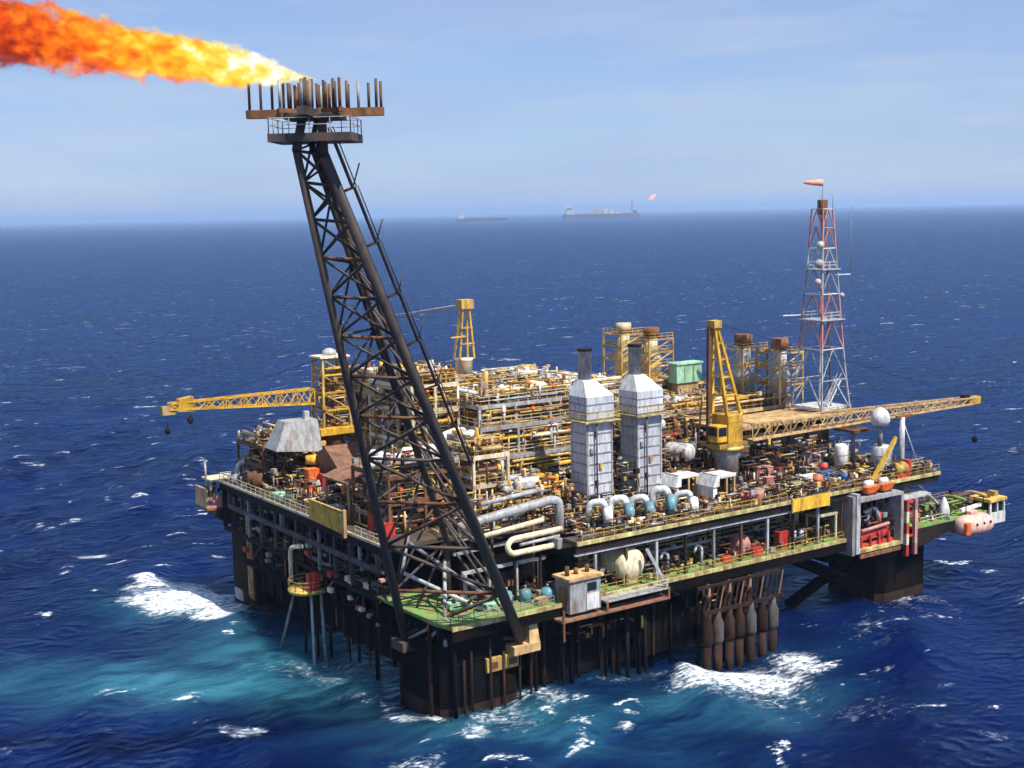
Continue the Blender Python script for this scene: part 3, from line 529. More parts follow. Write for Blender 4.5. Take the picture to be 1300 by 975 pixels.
def pipes(t, r, x0, x1, y0, y1, z, z2, na, nb, mats):
    H = z2 - z
    for i in range(na):                     # along x, near the lit face
        rr = r.choice((.12, .14, .18, .22, .28, .36)); zz = z + r.uniform(.3, H - .6); yy = y0 + r.uniform(-.25, 3.2)
        a = x0 + r.uniform(0, (x1 - x0) * .5); b = x1 - r.uniform(0, (x1 - x0) * .4); P = [(a, yy, zz), (b, yy, zz)]
        q = r.random()
        if q < .35: P = [(a, yy, zz), (b, yy, zz), (b, yy, max(z, zz - r.uniform(.8, 3)))]
        elif q < .6: P = [(a, yy, min(z2, zz + r.uniform(.8, 2.5))), (a, yy, zz), (b, yy, zz)]
        elif q < .8: P = [(a, yy, zz), (b, yy, zz), (b, yy + r.uniform(1, 4), zz)]
        pp = G().path(P, rr, 8).build('pipe', r.choice(mats), t)
        if r.random() < .6:
            vx = r.uniform(a, b); G().tube((vx - .22, yy, zz), (vx + .22, yy, zz), rr * 1.9, 8).tube((vx, yy, zz), (vx, yy, zz + rr * 4.5), rr * .5, 6).tube((vx, yy, zz + rr * 4.2), (vx, yy, zz + rr * 4.6), rr * 1.8, 8).build('valve', r.choice(('red', 'ochre', 'yellow', 'rust', 'orange', 'yellow')), pp)
    for i in range(nb):                     # along y, on the shaded face
        rr = r.choice((.12, .15, .2, .26, .34)); zz = z + r.uniform(.3, H - .6); xx = x0 + r.uniform(-.25, 3); a = y0 + r.uniform(0, (y1 - y0) * .4); b = y1 - r.uniform(0, (y1 - y0) * .4)
        G().path([(xx, a, zz), (xx, b, zz), (xx, b, max(z, zz - 2))] if r.random() < .5 else [(xx, a, min(z2, zz + 1.6)), (xx, a, zz), (xx, b, zz)], rr, 8).build('pipe', r.choice(mats), t)
    for i in range((na + nb) // 2):         # risers
        xx, yy = (r.uniform(x0, x1), y0 + r.uniform(-.3, 1.2)) if r.random() < .6 else (x0 + r.uniform(-.3, 1.2), r.uniform(y0, y1))
        G().tube((xx, yy, z), (xx, yy, z + H * r.uniform(.5, .98)), r.choice((.1, .13, .18, .24))).build('pipe', r.choice(mats), t)
    for i in range(na // 2):                # cable trays
        zz = z + r.uniform(.6, H - .5); yy = y0 + r.uniform(-.1, 2.5); a = x0 + r.uniform(0, 3); b = x1 - r.uniform(0, 5)
        G().beam((a, yy, zz), (b, yy, zz), .5, .14).build('cable_tray', r.choice(('ochre', 'lgrey', 'tan', 'cream')), t)
WARM = ['ochre', 'yellow', 'tan', 'cream', 'ochre', 'white', 'rust', 'lgrey', 'brown', 'tan', 'ochre', 'rust']
PALE = ['white', 'lgrey', 'cream', 'white', 'grey', 'ochre', 'cream']
BRN = ['rust', 'brown', 'grey', 'ochre', 'dark', 'tan', 'rust', 'cream']
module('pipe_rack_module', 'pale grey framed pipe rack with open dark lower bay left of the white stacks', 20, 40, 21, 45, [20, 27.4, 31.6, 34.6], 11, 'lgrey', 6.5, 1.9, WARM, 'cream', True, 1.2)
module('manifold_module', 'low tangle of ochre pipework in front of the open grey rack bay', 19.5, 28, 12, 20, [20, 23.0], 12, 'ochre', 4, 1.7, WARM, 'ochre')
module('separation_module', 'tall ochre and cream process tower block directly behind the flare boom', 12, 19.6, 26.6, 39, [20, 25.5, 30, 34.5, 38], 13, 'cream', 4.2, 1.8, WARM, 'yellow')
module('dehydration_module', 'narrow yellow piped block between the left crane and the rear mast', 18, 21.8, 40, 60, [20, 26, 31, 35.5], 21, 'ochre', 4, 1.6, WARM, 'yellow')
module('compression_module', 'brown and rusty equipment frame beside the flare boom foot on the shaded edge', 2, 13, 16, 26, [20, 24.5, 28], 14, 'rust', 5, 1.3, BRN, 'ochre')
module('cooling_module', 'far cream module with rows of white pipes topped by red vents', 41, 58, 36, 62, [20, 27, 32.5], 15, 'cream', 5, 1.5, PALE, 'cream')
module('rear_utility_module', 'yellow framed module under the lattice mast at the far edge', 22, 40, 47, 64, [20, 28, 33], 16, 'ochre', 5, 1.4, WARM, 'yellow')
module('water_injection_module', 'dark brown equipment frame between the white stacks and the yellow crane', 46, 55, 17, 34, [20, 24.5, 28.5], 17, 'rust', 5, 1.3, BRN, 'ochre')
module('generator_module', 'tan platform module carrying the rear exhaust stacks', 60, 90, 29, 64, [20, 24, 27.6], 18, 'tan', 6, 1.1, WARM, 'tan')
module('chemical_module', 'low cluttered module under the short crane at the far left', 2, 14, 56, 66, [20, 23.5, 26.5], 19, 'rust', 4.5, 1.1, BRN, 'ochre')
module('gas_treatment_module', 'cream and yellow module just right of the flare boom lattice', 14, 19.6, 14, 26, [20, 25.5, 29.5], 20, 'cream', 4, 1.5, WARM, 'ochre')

# ------------------------------------------------------------------ big white turbine stacks
def stack(label, x0, y0, group):
    w_, d_ = 4.4, 3.7; t = thing('turbine_exhaust_stack', label, 'exhaust stack', (x0 + w_ / 2, y0 + d_ / 2, 20), group)
    G().box(x0, x0 + w_, y0, y0 + d_, 20, 32.6).build('duct', 'clad', t)
    for z in np.arange(21.2, 32.5, 1.42): G().box(x0 - .1, x0 + w_ + .1, y0 - .1, y0 + d_ + .1, z, z + .16).build('stiffener', 'grey', t)
    for dx in (0, w_ - .2): G().box(x0 + dx, x0 + dx + .2, y0 - .12, y0 - .02, 20, 32.5).build('corner_rib', 'lgrey', t)
    for dy in (0, d_ - .2): G().box(x0 - .12, x0 - .02, y0 + dy, y0 + dy + .2, 20, 32.5).build('corner_rib', 'lgrey', t)
    b = G().box(x0 - .2, x0 + w_ + .2, y0 - .2, y0 + d_ + .2, 33.2, 36.4).build('silencer_box', 'clad', t)
    G().hexa([(x0, y0, 32.6), (x0 + w_, y0, 32.6), (x0 + w_, y0 + d_, 32.6), (x0, y0 + d_, 32.6)], [(x0 - .2, y0 - .2, 33.2), (x0 + w_ + .2, y0 - .2, 33.2), (x0 + w_ + .2, y0 + d_ + .2, 33.2), (x0 - .2, y0 + d_ + .2, 33.2)]).build('flare_skirt', 'lgrey', t)
    for z in (34.2, 35.3): G().box(x0 - .28, x0 + w_ + .28, y0 - .28, y0 + d_ + .28, z, z + .12).build('stiffener', 'grey', b)
    cx, cy_ = x0 + w_ / 2 - .7, y0 + d_ / 2 + .5; c = 1.0
    G().hexa([(x0 - .2, y0 - .2, 36.4), (x0 + w_ + .2, y0 - .2, 36.4), (x0 + w_ + .2, y0 + d_ + .2, 36.4), (x0 - .2, y0 + d_ + .2, 36.4)], [(cx - c, cy_ - c, 38.6), (cx + c, cy_ - c, 38.6), (cx + c, cy_ + c, 38.6), (cx - c, cy_ + c, 38.6)]).build('hood', 'white', t)
    ch = G().lathe([(.95, 0), (.95, 4.1), (1.0, 4.1), (1.0, 4.4)], (cx, cy_, 38.4), (0, 0, 1), 18).build('chimney', 'soot', t)
    G().lathe([(1.05, 0), (1.05, .35), (.85, .35)], (cx, cy_, 42.6), (0, 0, 1), 18).build('chimney_rim', 'dark', ch)
    pl = G().box(x0 - .9, x0 + w_ + .9, y0 - .9, y0 + d_ + .9, 32.85, 33.05).build('gallery', 'ygreen', t); railing(pl, [(x0 - .85, y0 + d_ + .85, 33.05), (x0 - .85, y0 - .85, 33.05), (x0 + w_ + .85, y0 - .85, 33.05), (x0 + w_ + .85, y0 + d_ + .85, 33.05)], 'ochre')
    G().tube((x0 + w_ * .3, y0 - .45, 20), (x0 + w_ * .3, y0 - .45, 33), .13).build('drain_pipe', 'dgrey', t); stairs(t, (x0 + w_ + .5, y0 + .4, 20), (x0 + w_ + .7, y0 + d_ - .2, 32.8), .6, 'ochre')
    for i in range(5): G().box(x0 + .4 + .8 * (i % 3), x0 + .9 + .8 * (i % 3), y0 - .3, y0 - .03, 21.6 + 2.3 * i, 22.3 + 2.3 * i).build('inspection_hatch', ('grey', 'rust', 'ochre')[i % 3], t)
    return t
stack('white ribbed square exhaust stack nearer the flare boom', 30.0, 9.6, 'front exhaust stacks'); stack('white ribbed square exhaust stack nearer the yellow crane', 38.9, 9.4, 'front exhaust stacks')
# rear stacks in yellow scaffolds
def rear_stack(label, x, y, z0, ztop, r, capm, bodym):
    t = thing('rear_exhaust_stack', label, 'exhaust stack', (x, y, z0), 'rear exhaust stacks'); H = ztop - z0
    G().lathe([(r * 1.15, 0), (r * 1.15, H * .45), (r * .75, H * .6), (r * .75, H * .92)], (x, y, z0), (0, 0, 1), 16).build('stack_body', bodym, t)
    G().lathe([(r * .95, 0), (r * .95, H * .16), (r * .6, H * .16)], (x, y, z0 + H * .85), (0, 0, 1), 14).build('cap', capm, t)
    q = r * 1.75
    for sx in (-1, 1):
        for sy in (-1, 1): G().beam((x + sx * q, y + sy * q, z0), (x + sx * q, y + sy * q, z0 + H * .82), .28).build('scaffold_post', 'ochre', t)
    for f in (.3, .56, .8):
        z = z0 + H * f; c = [(x - q, y - q, z), (x + q, y - q, z), (x + q, y + q, z), (x - q, y + q, z)]
        for a, b in zip(c, c[1:] + c[:1]): G().beam(a, b, .24).build('scaffold_beam', 'ochre' if f < .7 else 'tan', t)
        railing(t, [c[3], c[0], c[1]], 'yellow', 1.1, 1.2)
    for i, (a, b) in enumerate(((0, .3), (.3, .56), (.56, .8))): G().beam((x - q, y - q, z0 + H * a), (x + q, y - q, z0 + H * b), .18).build('scaffold_brace', 'ochre', t); G().beam((x - q, y + q, z0 + H * a), (x - q, y - q, z0 + H * b), .18).build('scaffold_brace', 'ochre', t)
rear_stack('leftmost rear stack, slim with a cream top', 72, 53, 32.3, 41.5, 1.5, 'cream', 'cream'); rear_stack('second rear stack from the left with a rusty cap', 76, 50, 31, 40.6, 1.6, 'rust', 'cream')
rear_stack('rear scaffolded stack with dark rusty cap just right of the crane mast', 86.5, 37, 27.6, 39.4, 1.7, 'rust', 'lgrey'); rear_stack('rearmost scaffolded stack with rusty cap next to the antenna tower', 89.5, 31, 27.6, 38.9, 1.6, 'rust', 'lgrey')
t = thing('rear_deckhouse', 'boxy cream deckhouse carrying the two left rear stacks', 'deckhouse', (73, 52, 27.6)); G().box(67, 79, 47, 57, 27.6, 31.2).build('wall', 'cream', t); G().box(66.6, 79.4, 46.6, 57.4, 31.2, 31.5).build('roof', 'tan', t)
for i in range(4): G().box(68 + i * 2.7, 69.2 + i * 2.7, 46.93, 47.02, 29, 30.2).build('window', 'glass', t)
G().box(71, 73, 52, 54, 31.5, 32.3).build('plinth', 'grey', t); railing(t, [(66.7, 57.2, 31.5), (66.7, 46.7, 31.5), (79.3, 46.7, 31.5)], 'yellow')
t = thing('mint_green_shelter', 'pale mint green block standing behind the yellow crane mast', 'shelter', (79, 45, 27.6)); G().box(76.6, 82.6, 43.6, 46, 30.8, 34.2).build('wall', 'mint', t, .1); G().box(76.4, 82.8, 43.4, 46.2, 34.2, 34.5).build('roof', 'mint', t); G().box(77, 82, 43.9, 45.8, 27.6, 30.8).build('plinth', 'tan', t)
for x in (78.4, 80.4): G().box(x, x + .12, 43.5, 43.6, 30.9, 34.1).build('panel_joint', 'grey', t)
solo('red_vent', G().lathe([(.7, 0), (.7, 1.1), (.25, 1.8)], (50.5, 46, 32.7), n=12), 'orange', 'left of two small orange vents on the far cream module', 'vent'); solo('red_vent', G().lathe([(.7, 0), (.7, 1.1), (.25, 1.8)], (53.2, 46.5, 32.7), n=12), 'orange', 'right of two small orange vents on the far cream module', 'vent')

# ------------------------------------------------------------------ cranes
def lattice_boom(t, a, b, w0, w1, h0, h1, n, m, mm='boom_frame', solid=0):
    a = Vector(a); b = Vector(b); d = (b - a).normalized(); s = d.cross(Vector((0, 0, 1))).normalized(); u = s.cross(d).normalized()
    def C(f, i):
        w_ = w0 + (w1 - w0) * f; h = h0 + (h1 - h0) * f; return lerp(a, b, f) + s * (w_ / 2 * (1 if i in (1, 2) else -1)) + u * (h / 2 * (1 if i > 1 else -1))
    for i in range(4): G().beam(C(0, i), C(1, i), .26).build('boom_chord', m, t)
    for k in range(n):
        f0, f1 = k / n, (k + 1) / n
        for i in range(4):
            j = (i + 1) % 4; G().beam(C(f0, i), C(f1, j) if k % 2 else C(f0, j), .12).build('lacing', m, t); G().beam(C(f0 if k % 2 else f1, j), C(f1 if k % 2 else f0, i), .12).build('lacing', m, t)
    for f0, f1 in ([(0, solid)] if solid else []):
        for i, j in ((0, 1), (2, 3)):
            p = [C(f0, i), C(f0, j), C(f1, j), C(f1, i)]; nn = (p[1] - p[0]).cross(p[3] - p[0]).normalized() * .06
            G().hexa([q - nn for q in p], [q + nn for q in p]).build('boom_plate', m, t)
    return C
# right crane
t = thing('pedestal_crane', 'yellow pedestal crane with long tan boom resting over the right-hand deck', 'crane', (58.5, 12, 20)); CR = t
G().lathe([(2.0, 0), (1.9, 4.2), (2.3, 4.9), (2.3, 5.6)], (58.5, 12, 20), n=20).build('pedestal', 'grey', t); G().lathe([(2.7, 0), (2.7, .5)], (58.5, 12, 25.6), n=20).build('slew_ring', 'ochre', t)
G().box(55.2, 62.2, 9.8, 14.4, 26.1, 26.7).build('slew_platform', 'ochre', t)
hb = G().box(57.0, 60.0, 9.9, 13.6, 26.7, 31.0).build('machinery_house', 'yellow', t, .1); G().box(54.9, 56.9, 10, 12.2, 27.0, 29.6).build('operator_cab', 'yellow', t, .15)
G().box(55.1, 56.7, 9.94, 10.0, 28.0, 29.3).build('cab_window', 'glass', t); G().box(54.84, 54.9, 10.2, 12, 28.0, 29.3).build('cab_window', 'glass', t); G().box(57.2, 59.8, 9.84, 9.9, 29.9, 30.1).build('vent_slot', 'ochre', hb)
top = Vector((56.3, 12.2, 44.6))
for p in ((57.2, 10.4, 31), (60.2, 10.6, 31), (57.2, 13.6, 31), (60.0, 13.6, 31)): G().beam(p, top + (Vector(p) - Vector((58.6, 12, 31))) * .16, .42).build('mast_leg', 'yellow', t)
for f in (.22, .42, .62, .8):
    c = [lerp(p, top + (Vector(p) - Vector((58.6, 12, 31))) * .16, f) for p in ((57.2, 10.4, 31), (60.2, 10.6, 31), (60.0, 13.6, 31), (57.2, 13.6, 31))]
    for i in range(4): G().beam(c[i], c[(i + 1) % 4], .26).build('mast_rung', 'yellow', t)
G().box(55.5, 57.1, 11.4, 13, 44.2, 45.3).build('sheave_block', 'ochre', t)
G().beam((55.2, 12.4, 26.6), (55.4, 12.4, 44.4), .5).build('back_stay', 'rust', t); stairs(t, (54.6, 14, 26.7), (55, 13.6, 33), .9, 'rust')
root, tip = Vector((61.2, 10.6, 28.2)), Vector((110.5, 6.2, 28.6))
lattice_boom(t, root, tip, 3.4, 1.4, 2.5, 1.0, 26, 'tan', solid=.30)
G().box(108.8, 111.8, 5.6, 6.9, 28.0, 29.2).build('boom_head', 'yellow', t); G().box(107.6, 109, 5.7, 6.7, 29.2, 29.7).build('sheave_block', 'dark', t)
for dy in (-.3, .3): G().tube(top + Vector((.4, dy, .2)), tip + Vector((-1, dy, .6)), .018, 4).build('pendant_line', 'dark', t)
G().tube((111.2, 6.2, 28.2), (111.2, 6.2, 22.3), .05, 5).build('hoist_line', 'dark', t); G().lathe([(.1, 0), (.45, .3), (.45, .9), (.1, 1.3)], (111.2, 6.2, 21.1), n=10).build('hook_block', 'dark', t)
G().tube((82.5, 8, 20), (82.5, 8, 26.2), .35).build('boom_rest', 'grey', t); G().box(80.4, 84.4, 6, 10.4, 26.2, 26.6).build('boom_rest', 'rust', t)
# left crane
t = thing('pedestal_crane', 'ochre lattice-tower crane at far left with boom reaching out over the sea', 'crane', (14, 56, 20))
G().lathe([(1.9, 0), (1.7, 6.8), (2.2, 7.4)], (14, 56, 20), n=18).build('pedestal', 'rust', t); G().box(10.8, 17.4, 53.6, 58.6, 27.4, 28.6).build('slew_platform', 'yellow', t, .1)
for x in (11.6, 16.4):
    for y in (54, 58): G().beam((x, y, 28.6), (x * .86 + 14 * .14, y * .86 + 56 * .14, 39.8), .36).build('tower_leg', 'ochre', t)
for z in (31.4, 34.2, 37, 39.6):
    k_ = 1 - .14 * (z - 28.6) / 11.2; c = [(14 + sx * 2.4 * k_, 56 + sy * 2 * k_, z) for sx, sy in ((-1, -1), (1, -1), (1, 1), (-1, 1))]
    for i in range(4): G().beam(c[i], c[(i + 1) % 4], .26).build('tower_rung', 'yellow', t); G().beam(c[i], Vector(c[(i + 1) % 4]) - Vector((0, 0, 2.8)), .2).build('tower_brace', 'ochre', t)
G().box(12.6, 15.4, 54.9, 57.1, 28.6, 36.5).build('machinery_house', 'brown', t, .2); tubing(t, 11.4, 16.6, 53.8, 57, 28.7, 38.5, 150, 77, ['ochre', 'yellow', 'cream', 'rust', 'grey']); G().box(11.4, 16.6, 53.9, 58, 39.7, 40.0).build('top_stage', 'cream', t); G().lathe([(1.1, 0), (1.1, .7), (.4, 1.1)], (14, 56, 40), n=14).build('beacon_dome', 'lgrey', t)
root, tip = Vector((10.5, 55.5, 33.8)), Vector((-12.4, 57, 34.2))
lattice_boom(t, root, tip, 2.0, 1.2, 2.3, .9, 16, 'yellow'); G().hexa([(-11.4, 56.1, 33.4), (-8.6, 56.1, 33.2), (-8.6, 57.6, 33.2), (-11.4, 57.6, 33.4)], [(-11.0, 56.1, 35.2), (-8.8, 56.1, 35.5), (-8.8, 57.6, 35.5), (-11.0, 57.6, 35.2)]).build('boom_head', 'yellow', t); G().box(-13.6, -11.6, 56.4, 57.4, 33.0, 34.3).build('sheave_block', 'tan', t)
for dy in (-.3, .3): G().tube((12.4, 56 + dy, 39.6), (-6, 56.8 + dy, 35), .03, 4).build('pendant_line', 'dark', t)
for x in (-12.8, -9.2): G().tube((x, 56.9, 33.2), (x, 56.9, 31 - (x + 13) * -.35), .04, 5).build('hoist_line', 'dark', t); G().lathe([(.1, 0), (.42, .3), (.42, .9), (.1, 1.2)], (x, 56.9, 29.9 - (x + 13) * -.35), n=10).build('hook_block', 'dark', t)
# rear crane mast
t = thing('crane_mast', 'slim orange-yellow A-frame crane mast rising at the far edge', 'crane', (34, 47, 33)); G().lathe([(1.4, 0), (1.4, 5.2), (1.7, 5.6)], (34, 47.5, 33), n=16).build('pedestal', 'cream', t)
tp = Vector((34.6, 47.8, 47))
for dx, dy in ((-1.4, -1), (1.4, -1), (-1.2, 1.1), (1.4, 1)): G().beam((34 + dx, 47.5 + dy, 38.5), tp + Vector((dx * .4, dy * .4, 0)), .27).build('mast_leg', 'yellow', t)
for z, k_ in ((41, .85), (43.6, .68)): G().beam((34 - 1.4 * k_, 46.6, z), (34.3 + 1.4 * k_, 46.6, z), .22).build('mast_rung', 'yellow', t)
G().box(33.5, 35.8, 46.9, 48.7, 46.6, 48.1).build('sheave_block', 'ochre', t); G().beam((31.0, 46.4, 42.2), (34, 46.8, 42.2), .2).build('mast_rung', 'yellow', t)
G().tube(tp, (25.5, 55, 45.2), .07, 5).build('pendant_line', 'rust', t); G().tube(tp + Vector((0, 0, .4)), (23, 57.5, 45.2), .07, 5).build('pendant_line', 'grey', t)

# ------------------------------------------------------------------ antenna tower
t = thing('antenna_tower', 'faded red and white lattice antenna tower rising at the right rear', 'antenna tower', (88.5, 20, 28))
zs_ = [28, 33, 38.2, 43, 47.4, 51.4, 55, 58.4, 61.5]
def tw(z): return 4.3 - (4.3 - 1.5) * ((z - 28) / 33.5) ** .8
cc = lambda z: [Vector((88 + sx * tw(z) * .8, 20 + sy * tw(z) * .8, z)) for sx, sy in ((-1, -1), (1, -1), (1, 1), (-1, 1))]
for i, (z0, z1) in enumerate(zip(zs_, zs_[1:])):
    m = 'lgrey' if i in (0, 1, 4, 5) else 'pink'; a, b = cc(z0), cc(z1)
    for j in range(4):
        k2 = (j + 1) % 4; G().beam(a[j], b[j], .22).build('leg', m, t); G().beam(b[j], b[k2], .13).build('girt', 'white' if i % 2 else m, t); mid = (b[j] + b[k2]) / 2
        G().beam(a[j], mid, .13).build('bracing', m, t); G().beam(a[k2], mid, .13).build('bracing', m, t)
st = G().box(84.8, 91.4, 17, 23.3, 28, 28.5).build('base_frame', 'white', t)
for z in (43, 51.4): G().box(88 - tw(z), 88 + tw(z), 20 - tw(z), 20 + tw(z), z, z + .15).build('stage', 'lgrey', t); railing(t, [c + Vector((0, 0, .15)) for c in cc(z)], 'white')
for z, dx, r in ((55.6, -2.4, .7), (52.5, -2.6, .8), (47, 2.9, .5), (49.5, -2.9, .6)): G().lathe([(r, 0), (r * .9, .25), (.15, .5)], (88 + dx, 18.2, z), (-.5, -.8, .1), 14).build('dish', 'lgrey', t)
for x, y, z0, z1 in ((86.6, 19, 61.5, 64), (89.6, 19.2, 61.5, 64.5), (88, 20, 61.5, 66.4)): G().tube((x, y, z0), (x, y, z1), .06, 5).build('aerial', 'grey', t)
G().box(87.4, 88.6, 19.4, 20.6, 60.5, 63).build('antenna_drum', 'rust', t); G().beam((90.2, 19, 50.5), (93, 18.2, 50.5), .14).build('whip_bracket', 'white', t); G().tube((93, 18.2, 50.5), (93, 18.2, 62), .05, 5).build('aerial', 'grey', t)
G().beam((84, 21, 44), (81, 22, 44), .16).build('whip_bracket', 'white', t); G().tube((88.3, 18, 28), (88.1, 19.4, 61), .12, 6).build('cable_run', 'rust', t)
stairs(t, (86.6, 17.5, 28.5), (89.8, 17.5, 33), .8, 'white')
wsk = thing('windsock', 'small coral red windsock flying above the antenna tower', 'windsock', (88, 20, 64.6)); G().lathe([(.55, 0), (.5, .8), (.42, 1.7), (.3, 2.6), (.16, 3.1)], (87.9, 20, 65.8), (-.83, .54, .03), 12).build('sleeve', 'coral', wsk); G().lathe([(.58, 0), (.58, .12)], (87.95, 20, 65.8), (-.83, .54, .03), 12).build('ring', 'white', wsk)

# ------------------------------------------------------------------ deckhouse, roofs, vessels, containers
t = thing('deckhouse', 'dark grey deckhouse with a row of doors and windows under the crane boom', 'deckhouse', (77, 20, 20)); G().box(64, 86, 16.4, 25, 20, 27).build('wall', 'dark', t); G().box(63.4, 91.2, 15.6, 25.4, 27.05, 27.5).build('roof', 'tan', t)
for i, x in enumerate((66, 69.5, 73, 78, 81.5)):
    d = G().box(x, x + 1.5, 16.28, 16.42, 20.4 if i % 2 == 0 else 22.2, 24.2).build('door' if i % 2 == 0 else 'window', 'brown' if i % 2 == 0 else 'glass', t)
    G().box(x - .15, x + 1.65, 16.24, 16.3, 24.2, 24.4).build('lintel', 'lgrey', d)
for x in (64.3, 68.3, 72, 76.4, 80.6, 85.4): G().beam((x, 15.9, 20), (x, 15.9, 27), .26).build('veranda_post', 'dark', t)
G().beam((70.6, 15.0, 20), (70.6, 15.0, 27.6), .5).build('corner_post', 'ochre', t); railing(t, [(63.6, 25, 27.5), (63.6, 15.8, 27.5), (91, 15.8, 27.5)], 'tan')
t = thing('rooftop_hood', 'grey faceted ventilation hood beneath the left crane boom', 'ventilation hood', (8, 52, 20))
G().hexa([(1.6, 50.2, 26.6), (9.2, 49.8, 25.8), (9.6, 54.6, 25.8), (1.8, 55, 26.6)], [(3.6, 51.0, 30.8), (8.9, 50.6, 30.8), (9.1, 53.9, 30.8), (3.8, 54.2, 30.8)]).build('hood', 'lgrey', t); G().box(7.4, 8.2, 52, 52.8, 30.8, 32).build('stub', 'lgrey', t)
for x, y in ((3.0, 51), (8.6, 50.6), (8.8, 53.6), (3.0, 54)): G().beam((x, y, 20), (x, y, 26), .3).build('leg', 'dark', t)
G().lathe([(1.2, 0), (1.2, 1.2)], (6.9, 48.6, 24.4), n=14).build('collar', 'yellow', t)
t = thing('brown_roofed_shed', 'low shed with rust brown pitched roof left of the flare boom', 'shed', (11, 44, 20)); G().box(7.4, 15.6, 40.6, 48.2, 20, 24.8).build('wall', 'brown', t)
G().add([(6.8, 40, 24.8), (16.2, 40, 24.8), (16.2, 48.8, 24.8), (6.8, 48.8, 24.8), (6.8, 44.4, 27.6), (16.2, 44.4, 27.6)], [(0, 1, 5, 4), (2, 3, 4, 5), (1, 2, 5), (3, 0, 4), (0, 3, 2, 1)]).build('roof', 'brown', t); G().box(7.3, 7.42, 42, 44, 20, 23.4).build('door', 'dark', t)
t = thing('brown_roof_canopy', 'brown sloping canopy seen through the flare boom lattice', 'canopy', (5, 28, 20)); G().hexa([(1.2, 26.4, 25.2), (8, 26.4, 27.4), (8, 34, 27.4), (1.2, 34, 25.2)], [(1.2, 26.4, 25.5), (8, 26.4, 27.7), (8, 34, 27.7), (1.2, 34, 25.5)]).build('roof', 'brown', t)
for x, y, z in ((1.6, 26.8, 25.2), (1.6, 33.6, 25.2), (7.6, 26.8, 27.2), (7.6, 33.6, 27.2)): G().beam((x, y, 20), (x, y, z), .3).build('leg', 'tan', t)
for i, (x, y, z, m, lab) in enumerate(((52.2, 15.6, 25.4, 'white', 'white dished vessel end peeking out right of the second white stack'),)):
    t = thing('storage_vessel', lab, 'vessel', (x, y, 20)); G().capsule((x, y, z), (.3, -1, 0), 1.35, 5).build('shell', m, t)
    for d in (-1.2, 1.2): G().box(x - 1, x + 1, y + d - .2, y + d + .2, 20, z - .6).build('saddle', 'rust', t)
def white_cover(label, x, y):
    t = thing('engine_enclosure', label, 'engine enclosure', (x, y, 20)); G().box(x, x + 4.0, y, y + 3.4, 23.6, 24.1).build('roof', 'white', t, .1)
    G().hexa([(x - .6, y - .2, 22.6), (x + .5, y - .2, 22.6), (x + .5, y + 3.6, 22.6), (x - .6, y + 3.6, 22.6)], [(x, y - .15, 24.1), (x + .6, y - .15, 24.1), (x + .6, y + 3.55, 24.1), (x, y + 3.55, 24.1)]).build('cowl', 'white', t); G().box(x - .5, x + .2, y, y + 3.4, 20, 22.6).build('side_panel', 'white', t)
    G().box(x + .6, x + 3.6, y + .8, y + 3, 20.3, 23.2).build('engine_block', 'dark', t, .1); G().box(x, x + 4, y + 3.0, y + 3.3, 20, 23.6).build('back_panel', 'cream', t)
    for dx in (2.2, 3.7): G().beam((x + dx, y + .2, 20), (x + dx, y + .2, 23.6), .3).build('post', 'tan', t)
white_cover('white curved-roof engine enclosure nearest the second white stack', 43.4, 6.0); white_cover('white curved-roof engine enclosure nearest the crane pedestal', 47.6, 2.6)
# blowers along the deck edge
def blower(label, x, y, s, m):
    t = thing('air_blower', label, 'blower', (x, y, 20), 'blowers on the deck edge')
    G().lathe([(1.05 * s, -.55), (1.15 * s, -.3), (1.15 * s, .3), (1.05 * s, .55)], (x, y, 20.3 + 1.2 * s), (.85, -.5, 0), 18).build('casing', m, t)
    G().lathe([(.72 * s, 0), (.72 * s, .1), (.3, .12)], (x + .45, y - .27, 20.3 + 1.2 * s), (.85, -.5, 0), 14).build('inlet', 'white', t)
    G().path([(x - .2, y + .3, 20.6 + 2.0 * s), (x - .4, y + .5, 20.6 + 2.6 * s), (x - 1.5, y + 1.8, 20.4 + 2.6 * s), (x - 1.7, y + 2.3, 20.4)], .46 * s, 10, 1.2).build('duct', 'white', t)
    G().box(x - .9, x + .9, y - .5, y + .6, 20, 20.4).build('base', 'grey', t); G().tube((x + 1.0, y - .8, 20.7), (x + 2.0, y - 1.2, 20.7), .42, 10).build('motor', 'white' if m == 'teal' else 'grey', t)
blower('leftmost white-ducted blower below the nearer white stack', 27, 1.5, 1.12, 'white'); blower('teal-ringed blower second from the left on the deck edge', 30.2, 0.9, 1.176, 'teal'); blower('teal-ringed blower between the two white stacks at the deck edge', 33.6, 0.7, 1.064, 'teal'); blower('large teal-ringed blower below the second white stack', 37.4, 0.7, 1.288, 'teal'); blower('rightmost small white blower beside the white enclosure', 41, 0.1, 0.952, 'white')
